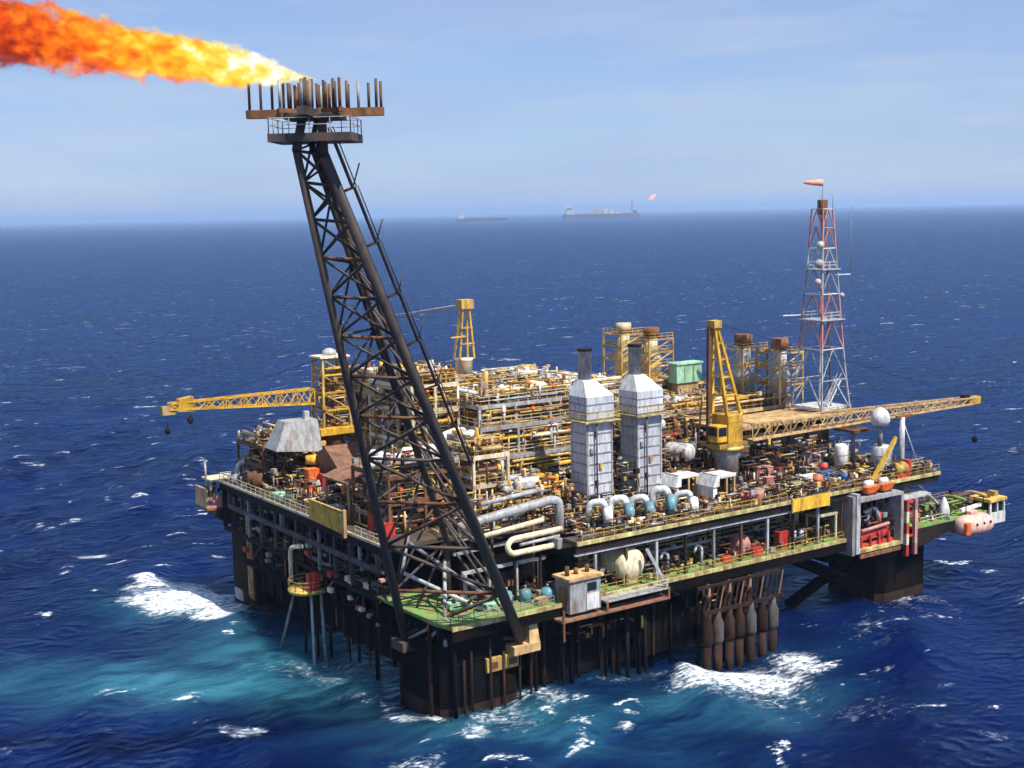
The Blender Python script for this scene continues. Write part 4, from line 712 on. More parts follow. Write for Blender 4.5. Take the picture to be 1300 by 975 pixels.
def item(kind, name, label, cat, x, y, z, m, s=(1, 1, 1), group=None):
    if kind == 'drum':
        t = thing(name, label, cat, (x, y, z), group); G().lathe([(s[0], 0), (s[0], s[2])], (x, y, z), n=14).build('shell', m, t)
        for f in (.3, .65): G().lathe([(s[0] * 1.06, 0), (s[0] * 1.06, .08)], (x, y, z + s[2] * f), n=14).build('hoop', m, t)
        G().lathe([(s[0] * .9, 0), (s[0] * .3, .12)], (x, y, z + s[2]), n=14).build('lid', 'grey', t)
    elif kind == 'box':
        t = thing(name, label, cat, (x, y, z), group); G().box(x - s[0], x + s[0], y - s[1], y + s[1], z, z + s[2]).build('body', m, t, .06)
        k2 = max(3, int(s[0] * 3))
        for i in range(k2): xx = x - s[0] + (i + .5) * 2 * s[0] / k2; G().box(xx - .06, xx + .06, y - s[1] - .06, y - s[1], z + .15, z + s[2] - .15).build('rib', m, t)
        G().box(x - s[0] - .05, x + s[0] + .05, y - s[1] - .05, y + s[1] + .05, z + s[2], z + s[2] + .08).build('lid', m, t)
    elif kind == 'tank':
        t = thing(name, label, cat, (x, y, z), group); G().lathe([(s[0], 0), (s[0], s[2] * .9), (s[0] * .8, s[2] * .97), (.1, s[2])], (x, y, z), n=18).build('shell', m, t)
        for f in (.28, .6): G().lathe([(s[0] * 1.03, 0), (s[0] * 1.03, .12)], (x, y, z + s[2] * f), n=18).build('band', 'grey', t)
        G().tube((x + s[0] * .7, y - s[0] * .8, z), (x + s[0] * .7, y - s[0] * .8, z + s[2]), .1).build('ladder_rail', 'grey', t)
    return t
item('tank', 'standpipe_tank', 'tall narrow white banded tank in front of the dark deckhouse', 'tank', 79, 7.4, 20, 'white', (1.05, 1, 4.6)); item('tank', 'storage_tank', 'pale greenish white tank below the pale radome', 'tank', 84.0, 3.6, 20, 'lgrey', (1.5, 1, 4.4))
item('box', 'cargo_container', 'faded pink-red container against the dark deckhouse', 'container', 78.6, 13.2, 20.2, 'pink', (1.5, 1.0, 2.5)); item('box', 'cargo_basket', 'larger dusty pink equipment box right of the crane pedestal', 'container', 64.6, 10.8, 20, 'pink', (1.7, 1.1, 2.1)); item('box', 'cargo_basket', 'small dusty pink crate in front of the larger pink box', 'crate', 63.2, 7.8, 20, 'pink', (.9, .7, 1.2))
item('drum', 'chemical_drum', 'bright orange drum behind the right-hand yellow sign', 'drum', 67.2, 1.4, 20, 'orange', (.75, 1, 2.0)); item('drum', 'chemical_drum', 'blue drum near the grey corner room', 'drum', 72.5, .8, 20, 'blue', (.75, 1, 1.8)); item('drum', 'chemical_drum', 'red drum beside the narrow white tank', 'drum', 76.2, 8.4, 20, 'red', (.65, 1, 1.6)); item('drum', 'chemical_drum', 'red drum beside the ochre corner post of the deckhouse', 'drum', 70.4, 12.6, 20, 'red', (.7, 1, 1.7)); item('drum', 'chemical_drum', 'red drum at the deck edge below the crane pedestal', 'drum', 51.4, .8, 20, 'red', (.7, 1, 1.7)); item('drum', 'chemical_drum', 'pink drum just right of the red drum below the crane', 'drum', 53.6, .4, 20, 'pink', (.95, 1, 1.9))
item('box', 'tool_chest', 'white long chest behind the orange drum', 'chest', 69.2, 5.0, 20, 'white', (1.5, .7, 1.1)); item('box', 'tool_chest', 'dark blue long chest behind the blue drum', 'chest', 73, 5.2, 20, 'blue', (1.6, .7, 1.2)); item('box', 'tool_chest', 'white chest next to the pink container', 'chest', 74.5, 10, 20, 'lgrey', (1.2, .7, 1.0))
item('box', 'green_skid', 'green skid on the deck right of the crane', 'skid', 61.0, 2.6, 20, 'green', (2.0, 1.2, .7)); item('box', 'green_skid', 'longer green skid behind the right-hand sign', 'skid', 66.0, 3.8, 20, 'green', (1.9, 1.0, .6))
item('box', 'electrical_cabinet', 'orange-red cabinet by the left crane, first of the pair', 'cabinet', 5.6, 46.4, 20, 'orange', (1.0, .8, 4.0)); item('box', 'electrical_cabinet', 'crimson cabinet right beside the orange-red one', 'cabinet', 6.8, 44.6, 20, 'red', (.75, .7, 3.4)); item('box', 'valve_cabinet', 'red valve cabinet on the shaded deck edge under the flare boom', 'cabinet', 1.6, 16.2, 20, 'red', (.9, .8, 1.8)); item('box', 'valve_cabinet', 'dark red cabinet left of the flare boom leg', 'cabinet', 2.2, 20.6, 20, 'red', (.7, .8, 2.2))
t = thing('satellite_radome', 'white dome radome on a stand in front of the crane boom', 'radome', (83.2, 3.2, 20)); G().lathe([(1.25, 0), (1.55, .7), (1.5, 1.4), (1.15, 2.2), (.55, 2.7), (.05, 2.85)], (83.2, 3.2, 27.6), n=22).build('dome', 'white', t); G().lathe([(.4, 0), (.4, 3.4)], (83.2, 3.2, 24.3), n=12).build('stand', 'grey', t)
# deck edge signs
for lab, a, b, m in (('yellow blank sign board on the sunlit deck edge', (57.8, -2.6, 18.3), (65.2, -2.45, 20.2), 'yellow'), ):
    t = thing('sign_board', lab, 'sign', (61.5, -2.5, 18.3)); G().box(a[0], b[0], a[1], b[1], a[2], b[2]).build('board', m, t); G().box(57.6, 57.8, -2.65, -2.4, 18.2, 20.4).build('frame', 'ochre', t); G().box(65.2, 65.4, -2.65, -2.4, 18.2, 20.4).build('frame', 'ochre', t)
    for x in (59, 61.5, 64): G().box(x, x + .2, -2.45, -2.2, 18.4, 20).build('bracket', 'dark', t)
t = thing('sign_board', 'weathered yellow sign board on the shaded left deck edge', 'sign', (-1.5, 27, 19.6)); G().hexa([(-1.7, 22.2, 19.6), (-1.5, 22.2, 19.6), (-1.5, 32.6, 19.9), (-1.7, 32.6, 19.9)], [(-1.7, 22.2, 22.4), (-1.5, 22.2, 22.4), (-1.5, 32.6, 22.6), (-1.7, 32.6, 22.6)]).build('board', 'yellow', t); G().box(-1.85, -1.4, 21.7, 22.2, 19.2, 23).build('frame', 'tan', t); G().box(-1.8, -1.45, 22.2, 32.6, 22.62, 22.8).build('frame', 'ochre', t)
# ------------------------------------------------------------------ near corner, lower deck
t = thing('expansion_loop', 'cream pipe expansion loop bent in a U near the platform corner', 'pipework', (15, 2, 12.5)); 
G().path([(19.6, 1.8, 21.0), (11.6, 1.8, 20.8), (10.9, 1.8, 19.9), (11.6, 1.8, 18.9), (18.6, 1.8, 19.0)], .38, 10, .9).build('pipe', 'cream', t); G().path([(19.2, 1.8, 20.1), (13.0, 1.8, 19.9)], .22, 8).build('pipe', 'lgrey', t); G().box(18.2, 21.5, .8, 3, 18.6, 20.0).build('junction_box', 'grey', t, .1)
for x in (12.5, 16.5): G().beam((x, 2.4, 12.5), (x, 2.4, 19), .3).build('support', 'dark', t)
t = thing('transfer_pipe', 'thick grey pipe with a big elbow bending down near the corner', 'pipework', (15, 4, 20)); G().path([(5, 4.2, 22.8), (10, 3.8, 23.6), (19.0, 3.4, 24.6), (20.2, 3.2, 24.4), (20.4, 3.2, 18.5)], .62, 12, 1.5).build('pipe', 'lgrey', t); G().path([(6.5, 3.0, 21.4), (17.2, 2.6, 22.4)], .34, 10).build('pipe', 'cream', t); G().path([(9, 4.8, 25.2), (18.5, 4.2, 26.0)], .3, 10).build('pipe', 'lgrey', t)
for x in (10.5, 17): G().beam((x, 4.6, 12.5), (x, 4.6, 24), .3).build('support', 'rust', t)
t = thing('corner_pipe_frame', 'grey beam frame with stub posts over the green corner deck', 'pipe support', (10, 6, 12.5)); G().beam((5, 3.2, 17.2), (17.4, 2.6, 17.4), .35, .4).build('beam', 'lgrey', t); G().beam((5.5, 6, 19.0), (18.6, 6.5, 19.2), .35, .4).build('beam', 'grey', t)
for x in (5.4, 9, 13.2, 16.8): G().beam((x, 3.1, 12.5), (x, 3.1, 17.1), .35).build('post', 'lgrey', t)
t = thing('storage_drum_tank', 'cream horizontal tank with round end facing out on the lower deck', 'tank', (28.9, 1, 12.5)); G().capsule((28.9, 1.2, 15.2), (0, -1, 0), 2.25, 6.4, 22).build('shell', 'cream', t)
for d in (-1.4, 2.8): G().box(27.3, 30.5, d, d + .4, 12.5, 14.2).build('saddle', 'ygreen', t)
t = thing('survey_cabin', 'grey cabin with tan roof hanging at the lower deck edge', 'cabin', (19, -3, 11.2)); G().box(16.6, 21.6, -3.8, -.6, 11.3, 15.6).build('wall', 'grey', t, .08); G().box(16.3, 21.9, -4.1, -.4, 15.6, 15.95).build('roof', 'tan', t); G().box(19.2, 21.2, -3.92, -3.8, 11.5, 13.6).build('panel', 'white', t); G().box(19.4, 20.8, -3.9, -3.8, 14.0, 15.0).build('window', 'glass', t); G().box(16.5, 16.6, -3.2, -1.6, 11.5, 14.6).build('door', 'brown', t)
for x, z in ((17.4, 1.2), (18.8, .8), (20.6, 1.0)): G().lathe([(.3, 0), (.3, z)], (x, -2.2, 15.95), n=10).build('roof_vent', ('rust', 'white', 'rust')[int(x) % 3], t)
t = thing('hanging_walkway', 'rusty hanging walkway below the cabin and round tank', 'walkway', (24, -3.5, 10)); G().box(15, 32.8, -4.4, -2.4, 10.6, 10.85).build('floor', 'brown', t); G().box(22, 32.8, -4.4, -2.4, 12.0, 12.2).build('floor', 'lgrey', t); railing(t, [(22, -4.4, 12.2), (32.8, -4.4, 12.2), (32.8, -2.4, 12.2)], 'cream')
for x in (15.2, 22.2, 32.6): G().beam((x, -4.3, 8.2 if x < 20 else 10.6), (x, -4.3, 12.2), .26).build('hanger', 'rust', t)
G().beam((29.8, -3.2, 17.6), (32.4, -4.2, 12.4), .4).build('strut', 'lgrey', t)
for i, (x, y, lab) in enumerate(((11.0, 2.2, 'leftmost teal domed canister on the green corner deck'), (13.4, 1.4, 'middle teal domed canister on the green corner deck'), (16.0, .2, 'largest teal domed canister beside the grey cabin'))):
    t = thing('domed_canister', lab, 'canister', (x, y, 12.5), 'teal canisters'); r_ = .8 + .2 * (i == 2); G().lathe([(r_, 0), (r_, 1.0), (r_ * .8, 1.5), (.1, 1.75)], (x, y, 12.5), n=16).build('shell', 'teal', t); G().tube((x, y, 14.2), (x, y, 14.6), .15).build('nozzle', 'grey', t)
item('box', 'oil_skimmer_box', 'tan crate on the bright green corner deck', 'crate', 14.2, -.9, 12.5, 'tan', (.8, .5, .8)); item('box', 'oil_skimmer_box', 'pale green equipment box at the left of the corner deck', 'crate', 4.6, 4.2, 12.5, 'mint', (1.4, .9, 1.0)); item('box', 'oil_skimmer_box', 'pale green low box in the middle of the corner deck', 'crate', 8.2, 1.2, 12.5, 'mint', (1.2, .6, .7))
# lower deck, lit side
def bulkhead(): 
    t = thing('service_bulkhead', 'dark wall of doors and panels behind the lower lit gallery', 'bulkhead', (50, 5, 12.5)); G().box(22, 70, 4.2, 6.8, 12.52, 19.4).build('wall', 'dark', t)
    for i, x in enumerate(np.arange(24, 69, 3.1)): G().box(x, x + 1.7, 4.05, 4.2, 12.6, 12.6 + (4.6, 3.4, 5.2, 2.6)[i % 4]).build('panel', ('ochre', 'brown', 'grey', 'dark', 'rust', 'cream')[(i * 5) % 6], t)
    for i in range(9): z = 13.5 + i * .65; G().tube((22 + i, 3.6 - .2 * (i % 3), z), (69 - 2 * i, 3.6 - .2 * (i % 3), z), .13 + .05 * (i % 3)).build('pipe', ('grey', 'rust', 'lgrey', 'ochre')[i % 4], t)
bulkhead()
item('box', 'fire_cabinet', 'tall red fire cabinet on the lower green gallery', 'cabinet', 57.8, -.3, 12.5, 'red', (1.0, .6, 2.6)); item('box', 'fire_cabinet', 'low red pump box left of the tall red cabinet', 'cabinet', 52.2, -.6, 12.5, 'red', (1.0, .6, 1.1)); item('box', 'fire_cabinet', 'small red box at the left part of the lower gallery', 'cabinet', 46.4, -.8, 12.5, 'red', (.8, .5, .8))
item('tank', 'gas_bottle', 'left of two short white bottles on the lower gallery', 'gas bottle', 60.6, .2, 12.5, 'white', (.45, 1, 2.3)); item('tank', 'gas_bottle', 'right of two short white bottles on the lower gallery', 'gas bottle', 62.4, .2, 12.5, 'white', (.45, 1, 2.3))
t = thing('pink_hose_reel', 'dusty pink hose reel on the lower gallery', 'hose reel', (51, .4, 12.5)); G().lathe([(1.5, -.7), (1.5, -.55), (.8, -.5), (.8, .5), (1.5, .55), (1.5, .7)], (50.4, .8, 14.1), (1, .2, 0), 18).build('reel', 'pink', t); G().box(49.2, 51.6, .4, 1.2, 12.5, 13.2).build('frame', 'red', t)
t = thing('pale_workbench', 'cream canopy table near the grey corner room on the lower gallery', 'canopy', (66, 0, 12.5)); G().box(64.4, 68.8, -1.2, 1.4, 16.2, 16.5).build('top', 'cream', t)
for x in (64.7, 68.5): G().beam((x, -1, 12.5), (x, -1, 16.2), .3).build('leg', 'cream', t); G().beam((x, 1.2, 12.5), (x, 1.2, 16.2), .3).build('leg', 'tan', t)
for x, lab in ((42.6, 'white gooseneck vent on the lower gallery below the crane'), (36.4, 'white gooseneck vent near the round tank')): 
    t = thing('gooseneck_vent', lab, 'vent', (x, .2, 12.5)); G().path([(x, .2, 12.5), (x, .2, 15.2), (x - 1.0, .2, 15.6), (x - 1.3, .2, 14.6)], .22, 8, .6).build('pipe', 'white', t); G().lathe([(.34, 0), (.34, .12)], (x, .2, 12.5), n=10).build('flange', 'grey', t)
# risers and rack, coloured dark in place of deck shade
t = thing('riser_rack', 'brown lattice rack hanging below the lit lower deck', 'pipe rack', (46, -4.6, 8)); G().beam((38, -5.2, 7.6), (53, -5.2, 7.6), .4, .5).build('beam', 'shade_rust', t); G().beam((37.6, -4.4, 11.0), (53.2, -4.4, 11.0), .4, .4).build('beam', 'shade_rust', t); G().beam((38, -2.4, 7.6), (53, -2.4, 7.6), .4, .5).build('beam', 'dark', t)
for i, x in enumerate(np.arange(38.2, 52.8, .95)): G().beam((x, -5.1, 7.7), (x + 1.5, -4.4, 10.9), .16).build('lattice_bar', ('shade_rust', 'dark', 'shade_rust', 'brown')[i % 4], t)
rl = ['leftmost riser pipe entering the foam below the lit deck side', 'second riser pipe from the left in the foaming row', 'third riser pipe from the left in the foaming row', 'fourth riser pipe from the left in the foaming row', 'third riser pipe from the right in the foaming row', 'second riser pipe from the right in the foaming row', 'rightmost riser pipe of the foaming row']
for i, x in enumerate((38.8, 40.8, 42.9, 44.8, 47.0, 49.2, 51.3)):
    t = thing('riser_pipe', rl[i], 'riser', (x, -5, -2), 'risers below the lit side'); m = ('shade_rust', 'dgrey', 'shade_rust', 'shade_rust', 'dgrey', 'shade_rust', 'dgrey')[i]
    G().tube((x, -5.0, -3), (x, -5.0, 3.0), .62, 12).build('lower_sleeve', 'shade_rust', t); G().lathe([(.66, 0), (.85, .6), (.85, 2.8), (.5, 3.6), (.4, 4.8)], (x, -5.0, 3.0), n=12).build('bend_stiffener', m, t)
for i in range(10): x = 39 + i * 1.3; G().tube((x, -3 + .3 * (i % 3), -3), (x, -3 + .3 * (i % 3), 10.5), .25).build('caisson', ('black', 'dark', 'brown')[i % 3], pf)
# ------------------------------------------------------------------ right corner room and lifeboat station
t = thing('corner_pump_room', 'grey open-fronted corner room showing red machinery inside', 'pump room', (75.5, -2, 10)); y0 = -3.6
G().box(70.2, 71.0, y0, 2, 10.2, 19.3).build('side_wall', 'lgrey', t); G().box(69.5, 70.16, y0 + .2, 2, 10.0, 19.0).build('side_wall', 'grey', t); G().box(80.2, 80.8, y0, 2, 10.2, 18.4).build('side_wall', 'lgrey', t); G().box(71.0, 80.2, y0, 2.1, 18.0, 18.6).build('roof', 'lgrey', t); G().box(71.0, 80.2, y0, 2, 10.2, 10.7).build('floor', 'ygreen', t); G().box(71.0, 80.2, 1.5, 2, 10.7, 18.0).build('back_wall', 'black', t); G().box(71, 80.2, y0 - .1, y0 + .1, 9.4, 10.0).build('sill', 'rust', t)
t = thing('fire_pump', 'red pump engine with white pipes inside the grey corner room', 'pump', (75, -1.5, 10.7)); G().box(72, 79, -2.4, -.4, 11.6, 13.0).build('engine', 'red', t, .15); G().box(71.6, 79.6, -2.6, -.2, 10.7, 11.2).build('bed', 'red', t)
for x in (73, 75.4, 77.8): G().tube((x, -1.4, 13), (x, -1.4, 15.6), .4).build('cylinder', ('grey', 'white', 'red')[int(x) % 3], t)
G().path([(72.4, -2.6, 13.2), (78.6, -2.6, 13.6)], .28).build('pipe', 'pink', t); G().path([(74, -1.8, 15.8), (76.5, -1.8, 16.2), (77.4, -1.8, 14)], .3).build('pipe', 'white', t)
for x in (72.2, 74.2, 76.2, 78.4): G().beam((x, -2.8, 10.7), (x, -2.8, 12.4), .3).build('foot', 'red', t)
t = thing('boat_guide_frame', 'red and pink striped twin guide posts beside the corner room', 'guide frame', (83, -3, 8)); 
for x in (82.0, 84.0):
    for j in range(5): G().beam((x, -3.2, 8 + j * 1.75), (x, -3.2, 9.75 + j * 1.75), .6).build('post_segment', ('pink', 'salmon')[j % 2] if x > 83 else ('red', 'cream')[j % 2], t)
for z in (11, 14, 16.4): G().beam((82, -3.0, z), (84, -3.0, z), .3).build('crossbar', 'red', t)
G().box(81, 88, -3, 5, 16.8, 17.1).build('top_plate', 'lgrey', t)
t = thing('lifeboat_platform', 'green cantilevered lifeboat platform at the right corner', 'platform', (94, 2, 12)); G().box(84.2, 106, -2.8, 7, 11.7, 12.1).build('floor', 'green', t); G().hexa([(84.2, -2.9, 8.6), (96, -2.9, 10.6), (96, 6, 10.6), (84.2, 6, 8.6)], [(84.2, -2.9, 11.68), (96, -2.9, 11.68), (96, 6, 11.68), (84.2, 6, 11.68)]).build('bracket', 'dark', t); railing(t, [(86, -2.7, 12.1), (93, -2.7, 12.1)], 'cream'); railing(t, [(106, -2.7, 12.1), (106, 7, 12.1), (94, 7, 12.1)], 'ochre')
for i in range(8): x = 86 + i * 1.2; G().box(x, x + .9, -1.6 + (i % 3) * 1.4, -.6 + (i % 3) * 1.4, 12.1, 12.7 + .5 * (i % 3)).build('locker', ('green', 'mint', 'rust', 'white', 'green')[i % 5], t)
t = thing('lifeboat', 'pale pink enclosed lifeboat slung below the right corner platform', 'lifeboat', (98.5, -3.4, 9)); G().lathe([(.3, -4.2), (1.1, -3.9), (1.6, -3.0), (1.8, -1.5), (1.85, .8), (1.7, 2.4), (1.25, 3.5), (.5, 4.1), (.05, 4.2)], (98.2, -3.6, 10.6), (1, 0, -.05), 20).build('hull', 'salmon', t); G().box(96.6, 98.4, -4.2, -3.0, 12.2, 13.0).build('steering_cupola', 'salmon', t, .2); G().box(94.3, 95.6, -5.2, -2.0, 9.4, 11.6).build('stern', 'orange', t, .3)
for x in (96.6, 98.4, 100): G().lathe([(.22, 0), (.22, .1)], (x, -5.36, 11.1), (0, -1, .25), 10).build('porthole', 'glass', t)
for x in (96, 100.4): G().tube((x, -3.6, 12.4), (x, -3.6, 15), .08).build('fall_wire', 'dark', t)
t = thing('lifeboat_davit', 'ochre and green davit frame above the pink lifeboat', 'davit', (98, -1, 12.1))
for x in (95.6, 100.8): G().path([(x, .6, 12.1), (x, .6, 14.6), (x, -1, 15.2), (x, -3.8, 15.0)], .26, 8, .8).build('davit_arm', 'ochre' if x > 97 else 'green', t)
G().box(97, 99.6, -.2, 1.2, 12.1, 13.6).build('winch', 'green', t, .1); G().beam((95.6, -1, 15.1), (100.8, -1, 15.1), .3).build('cross_tie', 'rust', t); G().beam((96, -2.6, 13.0), (101, -2.6, 13.3), .5).build('skid', 'white', t)
t = thing('boat_station_hut', 'small white hut with ochre roof at the end of the lifeboat platform', 'hut', (104.4, -1.5, 12)); G().box(102.6, 106.6, -3.4, .4, 9.8, 11.6).build('lower_wall', 'white', t); G().box(102.4, 106.8, -3.6, .6, 13.4, 14.0).build('roof', 'ochre', t, .1)
for x in (102.8, 104.6, 106.4): G().beam((x, -3.2, 11.6), (x, -3.2, 13.4), .3).build('post', 'white', t)
G().box(102.9, 106.3, -3.0, .2, 11.6, 13.3).build('glazing', 'glass', t)
for x in (103, 105): G().box(x, x + 1, -2.4, -1, 14, 14.8).build('roof_box', 'rust' if x < 104 else 'ochre', t)
t = thing('liferaft_canister', 'white pointed canister standing near the right corner davit', 'liferaft', (92.6, -2, 12.1)); G().lathe([(.9, 0), (.9, 1.4), (.7, 2.2), (.3, 3.2), (.05, 3.5)], (92.6, -2.0, 12.1), n=14).build('shell', 'white', t); G().lathe([(.95, 0), (.95, .12)], (92.6, -2, 12.9), n=14).build('strap', 'grey', t)
solo('gangway_boom', G().beam((85.4, -.6, 19.8), (93.4, -1, 13.6), .5, .35), 'lgrey', 'pale diagonal gangway arm dropping to the lifeboat platform', 'gangway')
t = thing('antenna_post', 'grey post with wire stays and little stage at the right corner', 'post', (87.4, 2, 20)); G().tube((87.0, 2, 17), (87.0, 2, 28.6), .42, 10).build('pole', 'lgrey', t); G().box(86, 91.2, .8, 3.2, 20.2, 20.6).build('stage', 'ochre', t); railing(t, [(86, .8, 20.6), (91, .8, 20.6), (91, 3, 20.6)], 'cream'); G().tube((87.2, 2, 28), (90.9, 2, 20.8), .07, 5).build('stay', 'white', t); G().beam((85.6, 2, 28.7), (89.2, 2, 28.7), .4).build('yoke', 'rust', t)
t = thing('yellow_jib', 'yellow diagonal jib leaning in front of the pale tank', 'jib', (78, -.4, 20)); G().beam((77.2, -.6, 20.4), (82.6, -.4, 26.2), .45).build('arm', 'yellow', t); G().beam((78.6, -.2, 20.2), (82.8, -.2, 25.6), .3).build('arm', 'cream', t); G().box(76.4, 78.4, -1.2, .6, 20, 20.6).build('base', 'ochre', t)
for i, (x, y, m, lab) in enumerate(((74.2, -2.4, 'orange', 'orange rescue boat cradle left on the corner room roof'), (77.6, -2.4, 'orange', 'orange rescue boat cradle right on the corner room roof'))):
    t = thing('rescue_cradle', lab, 'cradle', (x, y, 18.6), 'cradles on the corner room roof'); G().hexa([(x - .9, y - .6, 18.9), (x + .9, y - .6, 18.9), (x + .9, y + .6, 18.9), (x - .9, y + .6, 18.9)], [(x - 1.5, y - 1, 20.0), (x + 1.5, y - 1, 20.0), (x + 1.5, y + 1, 20.0), (x - 1.5, y + 1, 20.0)]).build('hull', m, t); G().capsule((x - .2, y, 20.3), (1, 0, 0), .55, 1.8).build('float', 'white', t)
    for d in (-.8, .8): G().box(x + d - .1, x + d + .1, y - .7, y + .7, 18.6, 19.2).build('chock', 'rust', t)
t = thing('winch_drum', 'ochre and red winch above the corner room near the grey post', 'winch', (82, -1, 20)); G().lathe([(1.1, -.9), (1.1, -.7), (.6, -.65), (.6, .65), (1.1, .7), (1.1, .9)], (82.6, -1.2, 21.3), (1, 0, 0), 16).build('drum', 'ochre', t); G().box(81.2, 84, -2, -.4, 20, 20.5).build('bed', 'red', t); G().box(84.0, 84.8, -1.8, -.4, 20, 22.6).build('motor', 'red', t, .1)
# ------------------------------------------------------------------ left far corner
t = thing('corner_balcony', 'tan boxed balcony jutting from the far left corner', 'balcony', (-1.5, 68, 16)); G().box(-3.6, 1.6, 66.6, 71.5, 15.2, 15.6).build('floor', 'rust', t); G().box(-3.6, -3.3, 66.6, 71.5, 15.6, 18.8).build('side_wall', 'tan', t); G().box(-3.3, 1.6, 66.6, 66.85, 15.6, 17.4).build('side_wall', 'pink', t); G().box(-2.6, 2.2, 66.9, 71, 19.8, 20.1).build('canopy', 'cream', t)
for x in (-2.6, 1.4): G().beam((x, 67.2, 15.6), (x, 67.2, 19.8), .3).build('post', 'tan', t)
G().tube((-2.8, 68.5, 18.8), (-2.8, 68.5, 23), .18).build('pole', 'lgrey', t); G().hexa([(0, 66.7, 12.6), (1.4, 66.7, 12.6), (1.4, 70, 12.6), (0, 70, 12.6)], [(-3.4, 66.7, 15.18), (1.4, 66.7, 15.18), (1.4, 71, 15.18), (-3.4, 71, 15.18)]).build('bracket', 'dark', t)
t = thing('vent_arch', 'large white arched vent pipes at the far left deck corner', 'vent', (2, 63, 20)); G().path([(1, 64.5, 20), (1, 64.5, 22.6), (3, 62, 24), (6, 58.5, 23.6), (6.5, 58, 20)], .4, 10, 2).build('pipe', 'white', t); G().path([(2.6, 62.5, 20), (2.6, 62.5, 23.0), (4.6, 60, 24.2), (8, 57, 24)], .3, 10, 1.5).build('pipe', 'lgrey', t); G().path([(4.4, 66.0, 20), (4.4, 66, 27.4), (6.6, 64, 27.6)], .26, 8, 1.2).build('pipe', 'white', t); G().lathe([(.8, 0), (.9, 1.2), (.3, 1.6)], (-.2, 62, 20), n=12).build('cowl', 'grey', t)
t = thing('mooring_winch', 'dark mooring winch on the far left deck edge', 'winch', (1, 56, 20)); G().lathe([(1.3, -1.2), (1.3, -1), (.7, -.9), (.7, .9), (1.3, 1), (1.3, 1.2)], (.8, 56, 21.4), (0, 1, 0), 16).build('drum', 'rust', t); G().box(-.4, 2, 54.4, 57.6, 20, 20.6).build('bed', 'dark', t); G().box(0, 1.6, 57.4, 58.4, 20, 22).build('motor', 'grey', t, .1)
item('box', 'deck_locker', 'pale green locker on the left deck edge near the red cabinets', 'locker', .8, 46.6, 20, 'mint', (1.0, 1.8, .8)); item('box', 'deck_locker', 'tan locker beside the shaded yellow sign', 'locker', 1.0, 36.4, 20, 'tan', (.9, 2.0, 1.2)); item('box', 'deck_locker', 'white locker behind the shaded yellow sign', 'locker', 1.6, 30.6, 20, 'white', (.8, 1.2, 1.6))
t = thing('access_basket', 'ochre round access basket hanging on the shaded platform side', 'access basket', (-2.2, 33, 9.6)); G().lathe([(2.6, 0), (2.8, .3), (2.8, .6)], (-2.2, 33, 9.4), n=18).build('floor', 'ochre', t)
cp = [(-2.2 + 2.7 * math.cos(a), 33 + 2.7 * math.sin(a), 10) for a in np.linspace(0, 2 * math.pi, 15)]; railing(t, cp, 'ochre', 1.3, 1.0); G().path([(-2.6, 37.5, 10), (-2.6, 37.5, 15), (-2.2, 34.5, 15.6)], .35, 8, 1.2).build('pipe', 'cream', t); G().box(-3, -1.4, 30.6, 31.8, 10, 12.4).build('red_panel', 'red', t); G().beam((-1.0, 33, 9.5), (2, 33, 9.5), .5).build('bracket', 'dark', t)
for i, (a, b) in enumerate((((-3.2, 35, 9.4), (-4, 40, -2)), ((-2, 34, 9.4), (-2, 35, -2)), ((-2.4, 31.5, 9.4), (-3, 30, -2)), ((-1.4, 30.5, 9.4), (-1.4, 29.5, -2)), ((-1, 32.5, 9.4), (-1, 33, -2)))): G().tube(a, b, .22).build('hanging_tube', ('grey', 'dark', 'lgrey', 'grey', 'dark')[i], t)

MIX = ['ochre', 'cream', 'rust', 'grey', 'dark', 'brown', 'lgrey', 'dark', 'brown', 'shade_rust', 'tan', 'dgrey', 'ochre', 'rust', 'shade_rust']
LOW = ['dark', 'dgrey', 'rust', 'shade_rust', 'brown', 'grey', 'dark', 'ochre', 'shade_rust']
for i, (a, b, c, d, z, h, n) in enumerate(((44, 58, 13, 18, 20, 8, 260), (61, 80, 8, 15, 20, 4.5, 300), (38, 46, 14, 24, 20, 9, 200), (55, 66, 17, 29, 20, 9, 220), (20, 57, -1.9, 3.2, 20, 1.7, 430), (57, 72, -1.9, 3, 20, 1.3, 170), (20, 30, 2, 12, 20, 3.0, 240), (14, 52, -1, 3, 6, 4.5, 160), (24, 46, 3.5, 9, 20, 2.6, 260), (24, 29, 9, 20, 20, 4.5, 200), (35, 38.5, 8, 20, 20, 7, 140), (44, 47, 8, 17, 20, 6, 120), (47, 56, 6, 16, 20, 3.0, 220), (56, 90, 2, 16, 20, 1.5, 520), (62, 90, 13, 16, 20, 4, 180), (60, 91, 24.5, 29, 20, 7, 160), (-.5, 9, 28, 40, 20, 3.2, 240), (-.5, 8, 40, 62, 20, 3.2, 300), (4, 16, 48, 56, 20, 6, 220), (40, 46, 18, 36, 20, 11, 260), (56, 62, 18, 30, 20, 8, 200), (7, 19, 5, 15, 20.1, 5, 260), (-.6, 1, 13, 62, 12.5, 6.8, 330), (22, 69, -1.4, 3.5, 12.5, 2.4, 380), (22, 69, 2.4, 4.0, 12.5, 6.5, 260), (2, 19, 0, 10, 12.5, 1.6, 160), (72, 91, -1.8, 2.5, 20, 1.6, 200), (85, 105, -2, 6, 12.1, 2.0, 180), (71.2, 80, -2.8, 1.2, 10.7, 6.2, 90), (-3, 1.6, 66.6, 71, 15.6, 3.2, 70), (60, 90, 30, 62, 27.7, 2.6, 420))):
    tubing(pf, a, b, c, d, z, z + h, n, 500 + i, MIX if z > 13 else LOW, 'small_fittings', 3.0)
